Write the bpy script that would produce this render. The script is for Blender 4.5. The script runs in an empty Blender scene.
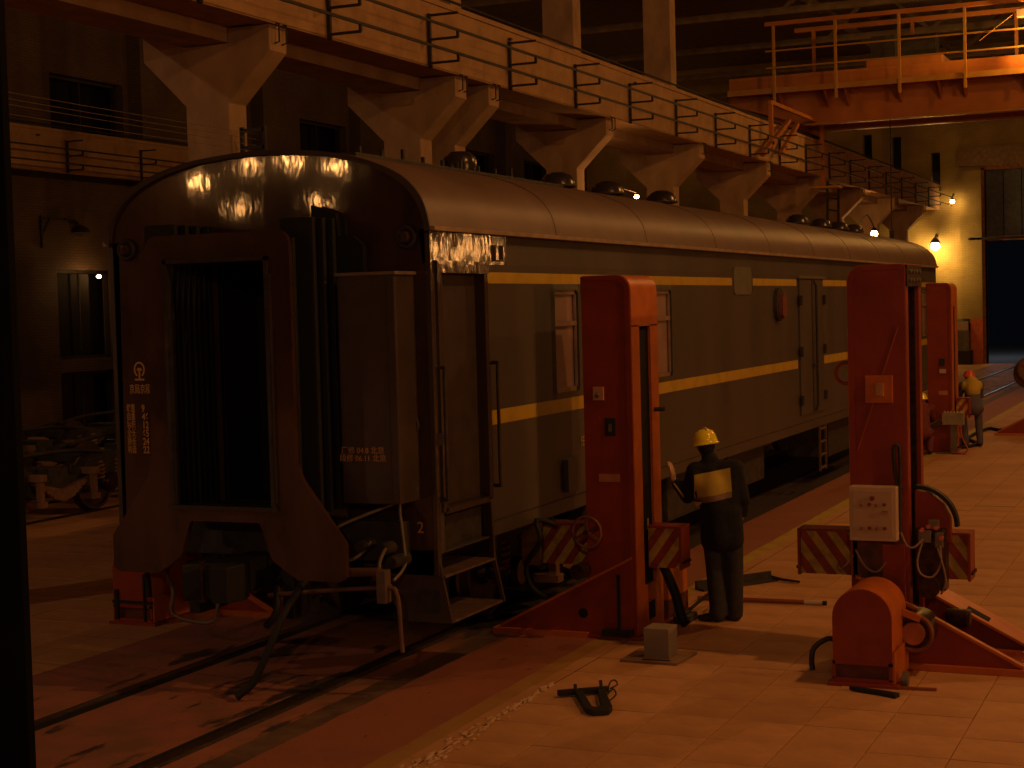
import bpy, bmesh, math, random
from mathutils import Vector, Matrix
random.seed(7)
R = math.radians
PI = math.pi
SC = bpy.context.scene
COL = SC.collection

# ------------------------------------------------------------------ camera
cam_d = bpy.data.cameras.new('camera'); cam = bpy.data.objects.new('camera', cam_d); COL.objects.link(cam)
cam_d.sensor_width = 36.0; cam_d.lens = 1608.08 / 1024 * 36.0; cam_d.clip_start = .05; cam_d.clip_end = 300
_r = Vector((0.91415856, 0.40443193, -0.02736683)); _u = Vector((0.00614598, 0.05367643, 0.99853947)); _f = Vector((-0.4053102, 0.9129916, -0.04658314))
m = Matrix.Identity(4)
for i in range(3):
    m[i][0] = _r[i]; m[i][1] = _u[i]; m[i][2] = -_f[i]
m.translation = (7.3078, -11.4237, 2.9754)
cam.matrix_world = m
SC.camera = cam
SC.view_settings.view_transform = 'Standard'; SC.view_settings.look = 'None'
SC.view_settings.exposure = 0.0; SC.view_settings.gamma = 1.0; SC.view_settings.use_curve_mapping = False

# ------------------------------------------------------------------ world and the hall's lamps
w = bpy.data.worlds.new('night'); SC.world = w; w.use_nodes = True
bg = w.node_tree.nodes['Background']; bg.inputs[0].default_value = (.01, .012, .02, 1); bg.inputs[1].default_value = .12
SODIUM = (1.0, .43, .115)
def point(name, loc, power, color=SODIUM, radius=.15):
    l = bpy.data.lights.new(name, 'POINT'); l.energy = power; l.color = color; l.shadow_soft_size = radius
    o = bpy.data.objects.new(name, l); o.location = loc; COL.objects.link(o); return o
# ceiling lamps over the right-hand bay: (x, y, z, watts)
HIGH = [(12.0, -26, 8.5, 1350), (10.3, 1.0, 11.6, 1050), (10, 17, 11.6, 1200), (8, 30, 11.4, 450), (6, 50, 11.4, 130)]
# the row along the back end of the left-hand bay and behind the camera
BACK = [(-19.9, -28, 6.9, 100), (-18.3, -28, 7.3, 100), (-16.9, -28, 7.35, 120), (-15.4, -28, 7.1, 100), (-18.6, -28, 6.1, 45), (-16.0, -28, 6.1, 60)]
LOW = (23.6, -2.3, 6.6, 1900)       # wall lamp on the right-hand wall
LEFTBAY = [(-11.0, -10.0, 10.0, 680)]
RIGHTROW = [(23.6, 44.7, 5.4, 80), (23.6, 46.8, 5.7, 80), (23.6, 48.9, 5.3, 80)]

# ------------------------------------------------------------------ helpers
def tag(o, label=None, cat=None, group=None, kind=None):
    if label: o['label'] = label
    if cat: o['category'] = cat
    if group: o['group'] = group
    if kind: o['kind'] = kind
    return o
def thing(name, label, cat, loc=(0, 0, 0), rz=0, group=None):
    o = bpy.data.objects.new(name, None); COL.objects.link(o); o.empty_display_size = .2
    o.location = loc; o.rotation_euler = (0, 0, rz)
    return tag(o, label, cat, group)
def children(o): return [c for c in COL.objects if c.parent == o]
def copy_tree(o, parent=None):
    c = o.copy(); COL.objects.link(c); c.parent = parent
    for k in ('label', 'category', 'group'):
        if parent is None and k in c and False: del c[k]
    for ch in list(o.children): copy_tree(ch, c)
    return c

class MB:
    def __init__(s): s.v = []; s.f = []
    def add(s, vs, fs, mtx=None):
        n = len(s.v)
        s.v += [tuple(mtx @ Vector(p)) if mtx else tuple(p) for p in vs]
        s.f += [tuple(i + n for i in f) for f in fs]; return s
    def box(s, x0, x1, y0, y1, z0, z1, mtx=None):
        vs = [(x, y, z) for z in (z0, z1) for y in (y0, y1) for x in (x0, x1)]
        fs = [(0, 2, 3, 1), (4, 5, 7, 6), (0, 1, 5, 4), (2, 6, 7, 3), (0, 4, 6, 2), (1, 3, 7, 5)]
        return s.add(vs, fs, mtx)
    def prism(s, pts, a0, a1, axis='y', mtx=None):
        """outline pts extruded along axis: 'y' -> pts are (x,z); 'x' -> (y,z); 'z' -> (x,y)"""
        n = len(pts)
        def P(p, a): return {'y': (p[0], a, p[1]), 'x': (a, p[0], p[1]), 'z': (p[0], p[1], a)}[axis]
        vs = [P(p, a0) for p in pts] + [P(p, a1) for p in pts]
        fs = [tuple(range(n)), tuple(range(2 * n - 1, n - 1, -1))] + [(i, i + n, (i + 1) % n + n, (i + 1) % n) for i in range(n)]
        return s.add(vs, fs, mtx)
    def cyl(s, p0, p1, r0, r1=None, n=14, caps=True):
        p0 = Vector(p0); p1 = Vector(p1); r1 = r0 if r1 is None else r1
        d = (p1 - p0)
        if d.length < 1e-6: return s
        q = d.to_track_quat('Z', 'Y').to_matrix()
        vs = []
        for p, r in ((p0, r0), (p1, r1)):
            for i in range(n):
                a = 2 * PI * i / n; vs.append(p + q @ Vector((math.cos(a) * r, math.sin(a) * r, 0)))
        fs = [(i, (i + 1) % n, (i + 1) % n + n, i + n) for i in range(n)]
        if caps: fs += [tuple(range(n - 1, -1, -1)), tuple(range(n, 2 * n))]
        return s.add(vs, fs)
    def bar(s, p0, p1, w, h=None):
        """square-section bar between two points"""
        p0 = Vector(p0); p1 = Vector(p1); h = h or w; d = p1 - p0
        q = d.to_track_quat('Z', 'Y').to_matrix()
        vs = []
        for p in (p0, p1):
            for a, b in ((-1, -1), (1, -1), (1, 1), (-1, 1)): vs.append(p + q @ Vector((a * w / 2, b * h / 2, 0)))
        return s.add(vs, [(0, 1, 5, 4), (1, 2, 6, 5), (2, 3, 7, 6), (3, 0, 4, 7), (3, 2, 1, 0), (4, 5, 6, 7)])
    def tube(s, pts, r, n=8, smooth=3):
        P = [Vector(p) for p in pts]
        if smooth and len(P) > 2:
            Q = []
            for i in range(len(P) - 1):
                a = P[max(i - 1, 0)]; b = P[i]; c = P[i + 1]; d = P[min(i + 2, len(P) - 1)]
                for k in range(smooth):
                    t = k / smooth
                    Q.append(.5 * ((2 * b) + (c - a) * t + (2 * a - 5 * b + 4 * c - d) * t * t + (3 * b - a - 3 * c + d) * t ** 3))
            P = Q + [P[-1]]
        rings = []; up = Vector((0, 0, 1)); n0 = len(s.v)
        prev = None
        for i, p in enumerate(P):
            t = (P[min(i + 1, len(P) - 1)] - P[max(i - 1, 0)]).normalized()
            if prev is None:
                a = t.cross(up); a = t.cross(Vector((1, 0, 0))) if a.length < .1 else a
            else: a = prev - t * prev.dot(t)
            a.normalize(); prev = a; b = t.cross(a)
            rr = r[i * (len(r) - 1) // max(1, len(P) - 1)] if isinstance(r, (list, tuple)) else r
            for k in range(n):
                g = 2 * PI * k / n; s.v.append(tuple(p + a * math.cos(g) * rr + b * math.sin(g) * rr))
        for i in range(len(P) - 1):
            for k in range(n):
                a0 = n0 + i * n + k; a1 = n0 + i * n + (k + 1) % n
                s.f.append((a0, a1, a1 + n, a0 + n))
        s.f.append(tuple(range(n0 + n - 1, n0 - 1, -1))); e = n0 + (len(P) - 1) * n; s.f.append(tuple(range(e, e + n)))
        return s
    def lathe(s, prof, c=(0, 0, 0), n=20, axis='z', a0=0, a1=2 * PI):
        """prof: (radius, height) pairs"""
        full = abs(a1 - a0 - 2 * PI) < 1e-6; m_ = n if full else n + 1; n0 = len(s.v)
        for r, h in prof:
            for k in range(m_):
                g = a0 + (a1 - a0) * k / n; x = r * math.cos(g); y = r * math.sin(g)
                q = {'z': (x, y, h), 'x': (h, x, y), 'y': (y, h, x)}[axis]
                s.v.append((c[0] + q[0], c[1] + q[1], c[2] + q[2]))
        for i in range(len(prof) - 1):
            for k in range(n):
                k1 = (k + 1) % m_
                s.f.append((n0 + i * m_ + k, n0 + i * m_ + k1, n0 + (i + 1) * m_ + k1, n0 + (i + 1) * m_ + k))
        return s
    def torus(s, c, R_, r, axis='y', n=24, k=8):
        n0 = len(s.v)
        for i in range(n):
            a = 2 * PI * i / n
            for j in range(k):
                b = 2 * PI * j / k; q = (R_ + r * math.cos(b)); u = q * math.cos(a); v = q * math.sin(a); h = r * math.sin(b)
                p = {'y': (u, h, v), 'x': (h, u, v), 'z': (u, v, h)}[axis]
                s.v.append((c[0] + p[0], c[1] + p[1], c[2] + p[2]))
        for i in range(n):
            for j in range(k):
                s.f.append((n0 + i * k + j, n0 + ((i + 1) % n) * k + j, n0 + ((i + 1) % n) * k + (j + 1) % k, n0 + i * k + (j + 1) % k))
        return s
    def data(s, name, mat, smooth=None, bevel=0):
        me = bpy.data.meshes.new(name); me.from_pydata(s.v, [], s.f); me.update()
        bm = bmesh.new(); bm.from_mesh(me)
        bmesh.ops.recalc_face_normals(bm, faces=bm.faces)
        if bevel:
            ed = [e for e in bm.edges if len(e.link_faces) == 2 and e.calc_face_angle(0) > .6]
            bmesh.ops.bevel(bm, geom=ed, offset=bevel, segments=2, profile=.7, affect='EDGES', clamp_overlap=True)
        if smooth is not None:
            for f in bm.faces: f.smooth = True
            for e in bm.edges:
                if len(e.link_faces) == 2 and e.calc_face_angle(0) > smooth: e.smooth = False
        bm.to_mesh(me); bm.free()
        if mat: me.materials.append(mat)
        return me
    def build(s, name, mat, parent=None, loc=None, rot=None, smooth=None, bevel=0):
        o = bpy.data.objects.new(name, s.data(name, mat, smooth, bevel)); COL.objects.link(o)
        if parent: o.parent = parent
        if loc: o.location = loc
        if rot: o.rotation_euler = rot
        return o

def quick(name, mat, parent, *a, bevel=0, **k): return MB().box(*a).build(name, mat, parent, bevel=bevel, **k)

# ------------------------------------------------------------------ materials
def mat(name, col, rough=.6, metal=0.0, var=.25, scale=6.0, dark=None, dscale=2.0, damt=.5, bump=.0, bscale=60, stretch=(1, 1, 1), spec=.4, per_obj=0.0, dlo=.5, dhi=.68):
    m = bpy.data.materials.new(name); m.use_nodes = True; nt = m.node_tree; N = nt.nodes; L = nt.links
    b = N['Principled BSDF']; b.inputs['Roughness'].default_value = rough; b.inputs['Metallic'].default_value = metal
    b.inputs['Specular IOR Level'].default_value = spec
    tc = N.new('ShaderNodeTexCoord'); mp = N.new('ShaderNodeMapping'); mp.inputs['Scale'].default_value = stretch
    L.new(tc.outputs['Object'], mp.inputs['Vector'])
    n1 = N.new('ShaderNodeTexNoise'); n1.inputs['Scale'].default_value = scale; n1.inputs['Detail'].default_value = 5; L.new(mp.outputs[0], n1.inputs['Vector'])
    mr = N.new('ShaderNodeMapRange'); mr.inputs[1].default_value = .3; mr.inputs[2].default_value = .7; mr.inputs[3].default_value = 1 - var; mr.inputs[4].default_value = 1 + var
    L.new(n1.outputs[0], mr.inputs[0])
    mx = N.new('ShaderNodeMix'); mx.data_type = 'RGBA'; mx.blend_type = 'MULTIPLY'; mx.inputs[0].default_value = 1
    mx.inputs[6].default_value = (*col, 1)
    cmb = N.new('ShaderNodeCombineColor')
    src = mr.outputs[0]
    if per_obj:
        oi = N.new('ShaderNodeObjectInfo'); m2 = N.new('ShaderNodeMapRange'); m2.inputs[3].default_value = 1 - per_obj; m2.inputs[4].default_value = 1 + per_obj
        L.new(oi.outputs['Random'], m2.inputs[0]); mm = N.new('ShaderNodeMath'); mm.operation = 'MULTIPLY'; L.new(src, mm.inputs[0]); L.new(m2.outputs[0], mm.inputs[1]); src = mm.outputs[0]
    for i in range(3): L.new(src, cmb.inputs[i])
    L.new(cmb.outputs[0], mx.inputs[7]); out = mx.outputs[2]
    if dark:
        n2 = N.new('ShaderNodeTexNoise'); n2.inputs['Scale'].default_value = dscale; n2.inputs['Detail'].default_value = 8; n2.inputs['Roughness'].default_value = .65; L.new(mp.outputs[0], n2.inputs['Vector'])
        r2 = N.new('ShaderNodeMapRange'); r2.inputs[1].default_value = dlo; r2.inputs[2].default_value = dhi; r2.inputs[4].default_value = damt; L.new(n2.outputs[0], r2.inputs[0])
        m3 = N.new('ShaderNodeMix'); m3.data_type = 'RGBA'; L.new(r2.outputs[0], m3.inputs[0]); L.new(out, m3.inputs[6]); m3.inputs[7].default_value = (*dark, 1); out = m3.outputs[2]
    L.new(out, b.inputs['Base Color'])
    if bump:
        n3 = N.new('ShaderNodeTexNoise'); n3.inputs['Scale'].default_value = bscale; n3.inputs['Detail'].default_value = 3; L.new(mp.outputs[0], n3.inputs['Vector'])
        bp = N.new('ShaderNodeBump'); bp.inputs['Strength'].default_value = bump; bp.inputs['Distance'].default_value = .02; L.new(n3.outputs[0], bp.inputs['Height']); L.new(bp.outputs[0], b.inputs['Normal'])
    return m
def emit(name, col, s):
    m = bpy.data.materials.new(name); m.use_nodes = True; b = m.node_tree.nodes['Principled BSDF']
    b.inputs['Base Color'].default_value = (0, 0, 0, 1); b.inputs['Emission Color'].default_value = (*col, 1); b.inputs['Emission Strength'].default_value = s; return m
def brickmat(name, c1, c2, mortar, sc=1.0, split=None, low=None):
    """small bricks on the hall walls (too far away to tell apart), optional dado below height split"""
    m = bpy.data.materials.new(name); m.use_nodes = True; nt = m.node_tree; N = nt.nodes; L = nt.links; b = N['Principled BSDF']; b.inputs['Roughness'].default_value = .85
    g = N.new('ShaderNodeNewGeometry'); sp = N.new('ShaderNodeSeparateXYZ'); L.new(g.outputs['Position'], sp.inputs[0])
    ad = N.new('ShaderNodeMath'); L.new(sp.outputs[0], ad.inputs[0]); L.new(sp.outputs[1], ad.inputs[1])
    cb = N.new('ShaderNodeCombineXYZ'); L.new(ad.outputs[0], cb.inputs[0]); L.new(sp.outputs[2], cb.inputs[1])
    br = N.new('ShaderNodeTexBrick'); L.new(cb.outputs[0], br.inputs['Vector']); br.inputs['Scale'].default_value = sc
    br.inputs['Color1'].default_value = (*c1, 1); br.inputs['Color2'].default_value = (*c2, 1); br.inputs['Mortar'].default_value = (*mortar, 1)
    br.inputs['Brick Width'].default_value = .25; br.inputs['Row Height'].default_value = .075; br.inputs['Mortar Size'].default_value = .008
    n = N.new('ShaderNodeTexNoise'); n.inputs['Scale'].default_value = .8; n.inputs['Detail'].default_value = 6; L.new(g.outputs['Position'], n.inputs['Vector'])
    mr = N.new('ShaderNodeMapRange'); mr.inputs[1].default_value = .3; mr.inputs[2].default_value = .7; mr.inputs[3].default_value = .7; mr.inputs[4].default_value = 1.15; L.new(n.outputs[0], mr.inputs[0])
    vm = N.new('ShaderNodeVectorMath'); vm.operation = 'SCALE'; L.new(br.outputs[0], vm.inputs[0]); L.new(mr.outputs[0], vm.inputs['Scale']); out = vm.outputs[0]
    if split:
        gt = N.new('ShaderNodeMath'); gt.operation = 'LESS_THAN'; gt.inputs[1].default_value = split; L.new(sp.outputs[2], gt.inputs[0])
        mx = N.new('ShaderNodeMix'); mx.data_type = 'RGBA'; L.new(gt.outputs[0], mx.inputs[0]); L.new(out, mx.inputs[6]); mx.inputs[7].default_value = (*low, 1); out = mx.outputs[2]
    L.new(out, b.inputs['Base Color']); return m

COACH = mat('coach_green_paint', (.074, .062, .056), .42, var=.22, scale=1.4, dark=(.07, .06, .045), dscale=2.2, damt=.5, bump=.05, bscale=6, stretch=(1, 1, .3))
COACHTOP = mat('coach_rippled_paint', (.06, .045, .035), .08, var=.25, scale=2, bump=.22, bscale=9, stretch=(1, 1, .35), spec=.7, dark=(.07, .035, .03), dscale=2.5, damt=.7)
ENDPAINT = mat('coach_end_paint', (.06, .03, .022), .05, var=.35, scale=2.2, dark=(.022, .012, .01), dscale=3, damt=.7, bump=.06, bscale=5.0, stretch=(1, 1, .5), spec=.5)
ENDFLAT = mat('coach_end_flat_paint', (.055, .038, .031), .5, var=.3, scale=3, dark=(.06, .035, .03), dscale=4, damt=.6, bump=.08, bscale=20)
ROOF = mat('coach_roof_paint', (.15, .09, .07), .5, var=.15, scale=2, dark=(.12, .08, .06), dscale=1.5, damt=.5, bump=.05, bscale=8)
STRIPE = mat('yellow_stripe_paint', (.50, .33, .03), .5, var=.12, scale=5)
DARKM = mat('dark_underframe', (.035, .03, .027), .7, var=.4, scale=9, dark=(.07, .04, .025), dscale=6, damt=.5)
BLACK = mat('black_rubber', (.012, .012, .012), .65, var=.2)
VOIDM = mat('dark_interior', (.008, .008, .009), .9, var=.1)
GREYM = mat('galvanised_grey', (.17, .145, .12), .5, metal=.3, var=.2, scale=15)
GLASS = mat('curtained_window_pane', (.30, .19, .155), .25, var=.12, scale=3, spec=.6)
REDJ = mat('red_jack_paint', (.25, .036, .013), .42, var=.14, scale=4, dark=(.16, .025, .01), dscale=5, damt=.5, bump=.04, bscale=30, dlo=.55, dhi=.8)
ORJ = mat('orange_jack_paint', (.50, .13, .018), .45, var=.14, scale=5, dark=(.2, .04, .015), dscale=6, damt=.5, dlo=.55, dhi=.8)
GREASE = mat('greasy_steel', (.06, .03, .02), .35, metal=.6, var=.5, scale=20)
YEL = mat('hazard_yellow', (.48, .34, .05), .5, var=.25, scale=12, dark=(.15, .07, .03), dscale=9, damt=.6)
REDS = mat('hazard_red', (.28, .04, .02), .5, var=.2, scale=12, dark=(.08, .03, .02), dscale=9, damt=.6)
CREAM = mat('cream_panel_paint', (.55, .40, .27), .5, var=.06, scale=6)
CONC = mat("weathered_concrete", (.36, .23, .13), .9, var=.18, scale=2.2, dark=(.17, .10, .06), dscale=1.6, damt=.5, bump=.1, bscale=18, stretch=(1, 1, .6))
CONCL = mat("fascia_concrete", (.40, .24, .12), .9, var=.15, scale=2, dark=(.2, .11, .06), dscale=3, damt=.45, bump=.08, bscale=20)
DKCON = mat('dark_iron', (.03, .024, .02), .7, var=.3)
CRANE = mat('orange_crane_paint', (.42, .15, .025), .5, var=.15, scale=1.2, dark=(.3, .07, .02), dscale=1.5, damt=.4)
CRANEL = mat('yellow_crane_rail_paint', (.42, .21, .035), .3, var=.1)
STEEL = mat('roof_steel', (.17, .12, .07), .7, var=.3, scale=3)
RAILM = mat('worn_rail_steel', (.12, .08, .06), .35, metal=.7, var=.3, scale=14)
BALL = mat('track_bed', (.06, .04, .03), .95, var=.5, scale=12, bump=.3, bscale=40)
TILE = mat('floor_paver', (.56, .29, .13), .72, var=.1, scale=7, dark=(.38, .18, .08), dscale=1.6, damt=.55, bump=.05, bscale=50, per_obj=.07)
BLOCKM = mat('grey_block', (.28, .22, .17), .8, var=.08)
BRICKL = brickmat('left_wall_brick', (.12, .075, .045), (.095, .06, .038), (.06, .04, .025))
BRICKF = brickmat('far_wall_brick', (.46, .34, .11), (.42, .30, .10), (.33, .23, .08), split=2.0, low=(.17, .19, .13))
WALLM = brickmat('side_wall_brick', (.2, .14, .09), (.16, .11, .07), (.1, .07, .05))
JAMB = mat('red_jamb_paint', (.65, .15, .06), .6, var=.15)
SKIN = mat('skin', (.30, .16, .10), .55, var=.05)
CLOTHB = mat('black_work_cloth', (.012, .013, .018), .9, var=.3, scale=20, bump=.2, bscale=30)
CLOTHG = mat('dark_trouser_cloth', (.035, .032, .032), .9, var=.25, scale=15, bump=.2, bscale=25)
PATCH = mat('yellow_jacket_panel', (.50, .36, .05), .8, var=.1, scale=9)
PATCHG = mat('grey_reflective_band', (.22, .13, .08), .6, var=.1)
HATY = mat('yellow_helmet', (.95, .78, .03), .2, var=.03, spec=.7)
HATR = mat('red_helmet', (.7, .09, .05), .3, var=.03)
BOOT = mat('boot_leather', (.02, .015, .012), .4, var=.2)
GLOVE = mat('pale_work_glove', (.52, .33, .2), .8, var=.15, scale=30)
BLUEC = mat('blue_work_cloth', (.10, .09, .13), .9, var=.2)
MAROON = mat('maroon_work_cloth', (.17, .04, .05), .9, var=.3, scale=12)
LAMPGLOW = emit('sodium_lamp_glow', (1, .62, .22), 60)
LAMPDIM = emit('small_lamp_glow', (1, .60, .25), 14)
TEXTY = mat('yellow_lettering', (.52, .28, .08), .6, var=.05)
WOODR = mat('red_brown_pole', (.25, .07, .03), .5, var=.15)
WHITEM = mat('pale_tape', (.55, .45, .35), .6, var=.1)

# floor material: red painted strip, yellow line, oil stains, painted shade under the coach, chalk marks, far joints
def floor_material():
    m = bpy.data.materials.new('hall_floor'); m.use_nodes = True; nt = m.node_tree; N = nt.nodes; L = nt.links; b = N['Principled BSDF']; b.inputs['Roughness'].default_value = .72
    tc = N.new('ShaderNodeTexCoord'); sp = N.new('ShaderNodeSeparateXYZ'); L.new(tc.outputs['Object'], sp.inputs[0])
    def noise(s, d=6, vec=None):
        n = N.new('ShaderNodeTexNoise'); n.inputs['Scale'].default_value = s; n.inputs['Detail'].default_value = d; n.inputs['Roughness'].default_value = .6; L.new(vec or tc.outputs['Object'], n.inputs['Vector']); return n.outputs[0]
    def mth(op, a, bb=None, c=None):
        q = N.new('ShaderNodeMath'); q.operation = op
        for i, v in enumerate((a, bb, c)):
            if v is None: continue
            if isinstance(v, (int, float)): q.inputs[i].default_value = v
            else: L.new(v, q.inputs[i])
        return q.outputs[0]
    def rng(v, a, c, o0=0, o1=1):
        q = N.new('ShaderNodeMapRange'); q.inputs[1].default_value = a; q.inputs[2].default_value = c; q.inputs[3].default_value = o0; q.inputs[4].default_value = o1; L.new(v, q.inputs[0]); return q.outputs[0]
    def mix(f, a, c):
        q = N.new('ShaderNodeMix'); q.data_type = 'RGBA'
        for i, v in ((0, f), (6, a), (7, c)):
            if isinstance(v, tuple): q.inputs[i].default_value = (*v, 1)
            else: L.new(v, q.inputs[i])
        return q.outputs[2]
    X = sp.outputs[0]; Y = sp.outputs[1]
    Xj = mth('ADD', X, mth('MULTIPLY', mth('SUBTRACT', noise(3), .5), .06))
    tile = mix(rng(noise(.7), .4, .7), (.56, .29, .13), (.42, .20, .09))
    # joints of the far pavers
    def joint(v, off, sz):
        t = mth('MODULO', mth('ADD', v, off), sz); return mth('LESS_THAN', t, .012)
    J = mth('MAXIMUM', joint(X, 60.3 - .09, .54), joint(Y, 60 - .14 + .48, .54))
    tile = mix(mth('MULTIPLY', J, .6), tile, (.13, .08, .05))
    red = mix(rng(noise(1.2), .35, .7), (.35, .115, .065), (.27, .10, .06))
    trk = mix(rng(noise(1.6), .38, .62), (.38, .135, .085), (.24, .11, .075))
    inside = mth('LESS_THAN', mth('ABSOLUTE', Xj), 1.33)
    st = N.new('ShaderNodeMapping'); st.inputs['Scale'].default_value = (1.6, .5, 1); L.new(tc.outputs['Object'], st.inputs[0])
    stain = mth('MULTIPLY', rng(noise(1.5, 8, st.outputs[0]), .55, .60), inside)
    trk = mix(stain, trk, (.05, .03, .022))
    spots = rng(noise(7, 2), .70, .73)
    red = mix(mth('MULTIPLY', spots, .8), red, (.08, .03, .025))
    left = mth('LESS_THAN', X, -1.9)
    c = mix(mth('GREATER_THAN', Xj, -1.9), tile, trk)
    c = mix(mth('GREATER_THAN', Xj, 1.05), c, mix(rng(noise(2.5), .4, .6), (.17, .095, .06), (.09, .05, .035)))
    c = mix(mth('GREATER_THAN', Xj, 1.30), c, red)
    under = mth('MULTIPLY', mth('LESS_THAN', mth('ABSOLUTE', Xj), 1.36), rng(mth('ADD', Y, mth('MULTIPLY', noise(1.2), 1.5)), 1.6, 3.2))  # coach's shadow plus oil stains, painted dark into the floor below it
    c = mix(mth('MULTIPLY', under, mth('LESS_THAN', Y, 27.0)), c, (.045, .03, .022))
    yl = mth('MULTIPLY', mth('MULTIPLY', mth('GREATER_THAN', Xj, 2.13), mth('LESS_THAN', Xj, 2.30)), rng(noise(2.2), .30, .5, .35, 1))
    c = mix(mth('GREATER_THAN', X, 2.30), c, tile)
    yl = mth('MULTIPLY', yl, rng(Y, 1.0, 7.0, .38, 1.0))
    c = mix(yl, c, (.50, .36, .05))
    L.new(c, b.inputs['Base Color'])
    bp = N.new('ShaderNodeBump'); bp.inputs['Strength'].default_value = .12; bp.inputs['Distance'].default_value = .02; L.new(noise(25, 4), bp.inputs['Height']); L.new(bp.outputs[0], b.inputs['Normal'])
    return m
FLOORM = floor_material()

# ------------------------------------------------------------------ projection test used only to skip pavers that lie outside the frame
def in_frame(p, mrg=60):
    d = Vector(p) - cam.matrix_world.translation; z = d.dot(_f)
    if z < .2: return False
    x = 512 + 1608 * d.dot(_r) / z; y = 384 - 1608 * d.dot(_u) / z
    return -mrg < x < 1024 + mrg and -mrg < y < 768 + mrg

# ------------------------------------------------------------------ the hall
X0, X1, Y0, Y1, ZC = -21.0, 24.0, -36.0, 62.0, 14.0
TX0, TX1, TY0, TY1 = 2.43, 2.43 + .54 * 7, .14 - .54 * 5, .14 + .54 * 22
LX0, LX1, LY0, LY1 = -2.7 - .54 * 9, -2.7, .14, .14 + .54 * 14
fb = MB()
def q(x0, x1, y0, y1, z=0.0): fb.add([(x0, y0, z), (x1, y0, z), (x1, y1, z), (x0, y1, z)], [(0, 1, 2, 3)])
q(X0, LX0, Y0, Y1); q(LX0, LX1, Y0, LY0); q(LX0, LX1, LY1, Y1); q(LX0, LX1, LY0, LY1, -.02)
q(LX1, TX0, Y0, Y1); q(TX0, TX1, Y0, TY0); q(TX0, TX1, TY1, Y1); q(TX0, TX1, TY0, TY1, -.02); q(TX1, X1, Y0, Y1)
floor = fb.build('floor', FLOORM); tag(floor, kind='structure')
tm = MB().box(-.2675, .2675, -.2675, .2675, -.03, 0).data('paver', TILE, bevel=.006)
tp = [bpy.data.objects.new('paver', tm)]
n_t = 0
for (a0, b0, ni, nj) in ((TX0, TY0, 7, 27), (LX0, LY0, 9, 14)):
    for j in range(nj):
        for i in range(ni):
            x = a0 + .54 * (i + .5); y = b0 + .54 * (j + .5)
            if not in_frame((x, y, 0)): continue
            if n_t >= 298: continue
            o = bpy.data.objects.new('paver', tm); COL.objects.link(o); o.parent = floor
            o.location = (x, y, random.uniform(-.003, .001)); o.rotation_euler = (random.uniform(-.003, .003), random.uniform(-.003, .003), random.uniform(-.004, .004)); n_t += 1
bpy.data.objects.remove(tp[0])
# chalky smear along the line near the camera
sm = MB()
for k in range(150):
    t = random.random(); y = -2.4 + 2.6 * t; x = 2.47 - .05 * t + random.gauss(0, .05) * (1.2 - t)
    a = random.uniform(.004, .016); b_ = random.uniform(.012, .06)
    pts = []
    for g in range(7):
        an = 2 * PI * g / 7; rr = random.uniform(.6, 1.2); pts.append((x + a * rr * math.cos(an), y + b_ * rr * math.sin(an)))
    sm.prism(pts, .0012, .003 + .00008 * k, 'z')
tag(sm.build('spilled_chalk', mat('chalk', (.62, .42, .26), .95, var=.2)), 'thin trail of pale spilled chalk dust beside the yellow line', 'chalk', kind='stuff')

def wall_x(name, x, t, openings, m):
    """wall in the plane x, openings (y0,y1,z0,z1) cut out of it"""
    b = MB(); ys = sorted({Y0, Y1, *[o[0] for o in openings], *[o[1] for o in openings]}); zs = sorted({0, ZC, *[o[2] for o in openings], *[o[3] for o in openings]})
    for a, c in zip(ys, ys[1:]):
        for d, e in zip(zs, zs[1:]):
            if any(o[0] <= (a + c) / 2 <= o[1] and o[2] <= (d + e) / 2 <= o[3] for o in openings): continue
            b.box(min(x, x + t), max(x, x + t), a, c, d, e)
    return tag(b.build(name, m), kind='structure')
def wall_y(name, y, t, openings, m):
    b = MB(); xs = sorted({X0, X1, *[o[0] for o in openings], *[o[1] for o in openings]}); zs = sorted({0, ZC, *[o[2] for o in openings], *[o[3] for o in openings]})
    for a, c in zip(xs, xs[1:]):
        for d, e in zip(zs, zs[1:]):
            if any(o[0] <= (a + c) / 2 <= o[1] and o[2] <= (d + e) / 2 <= o[3] for o in openings): continue
            b.box(a, c, min(y, y + t), max(y, y + t), d, e)
    return tag(b.build(name, m), kind='structure')
WIN = []
for k in range(7):
    ya = 22.8 + 6.3 * (k - 1)
    WIN.append((ya, ya + 3.1, 7.95, 9.55)); WIN.append((ya, ya + 2.45, 1.95, 4.35))
lower = [(a, b_, 0.0, 1.6) for (a, b_, c, d) in WIN if c < 3]
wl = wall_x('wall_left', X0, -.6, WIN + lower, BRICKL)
n_w = 0
for (a, b_, c, d) in WIN + lower:
    n_w += 1
    wf = MB()
    wf.box(X0 - .35, X0 - .25, a, a + .08, c, d).box(X0 - .35, X0 - .25, b_ - .08, b_, c, d).box(X0 - .35, X0 - .25, a, b_, c, c + .08).box(X0 - .35, X0 - .25, a, b_, d - .08, d)
    yy = (a + b_) / 2; wf.box(X0 - .33, X0 - .27, yy - .02, yy + .02, c, d)
    o = tag(wf.build(f'window_{n_w}', DKCON), kind='structure')
    quick('pane', mat('dark_night_pane', (.006, .006, .008), .15) if n_w == 1 else bpy.data.materials['dark_night_pane'], o, X0 - .5, X0 - .45, a, b_, c, d)
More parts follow.
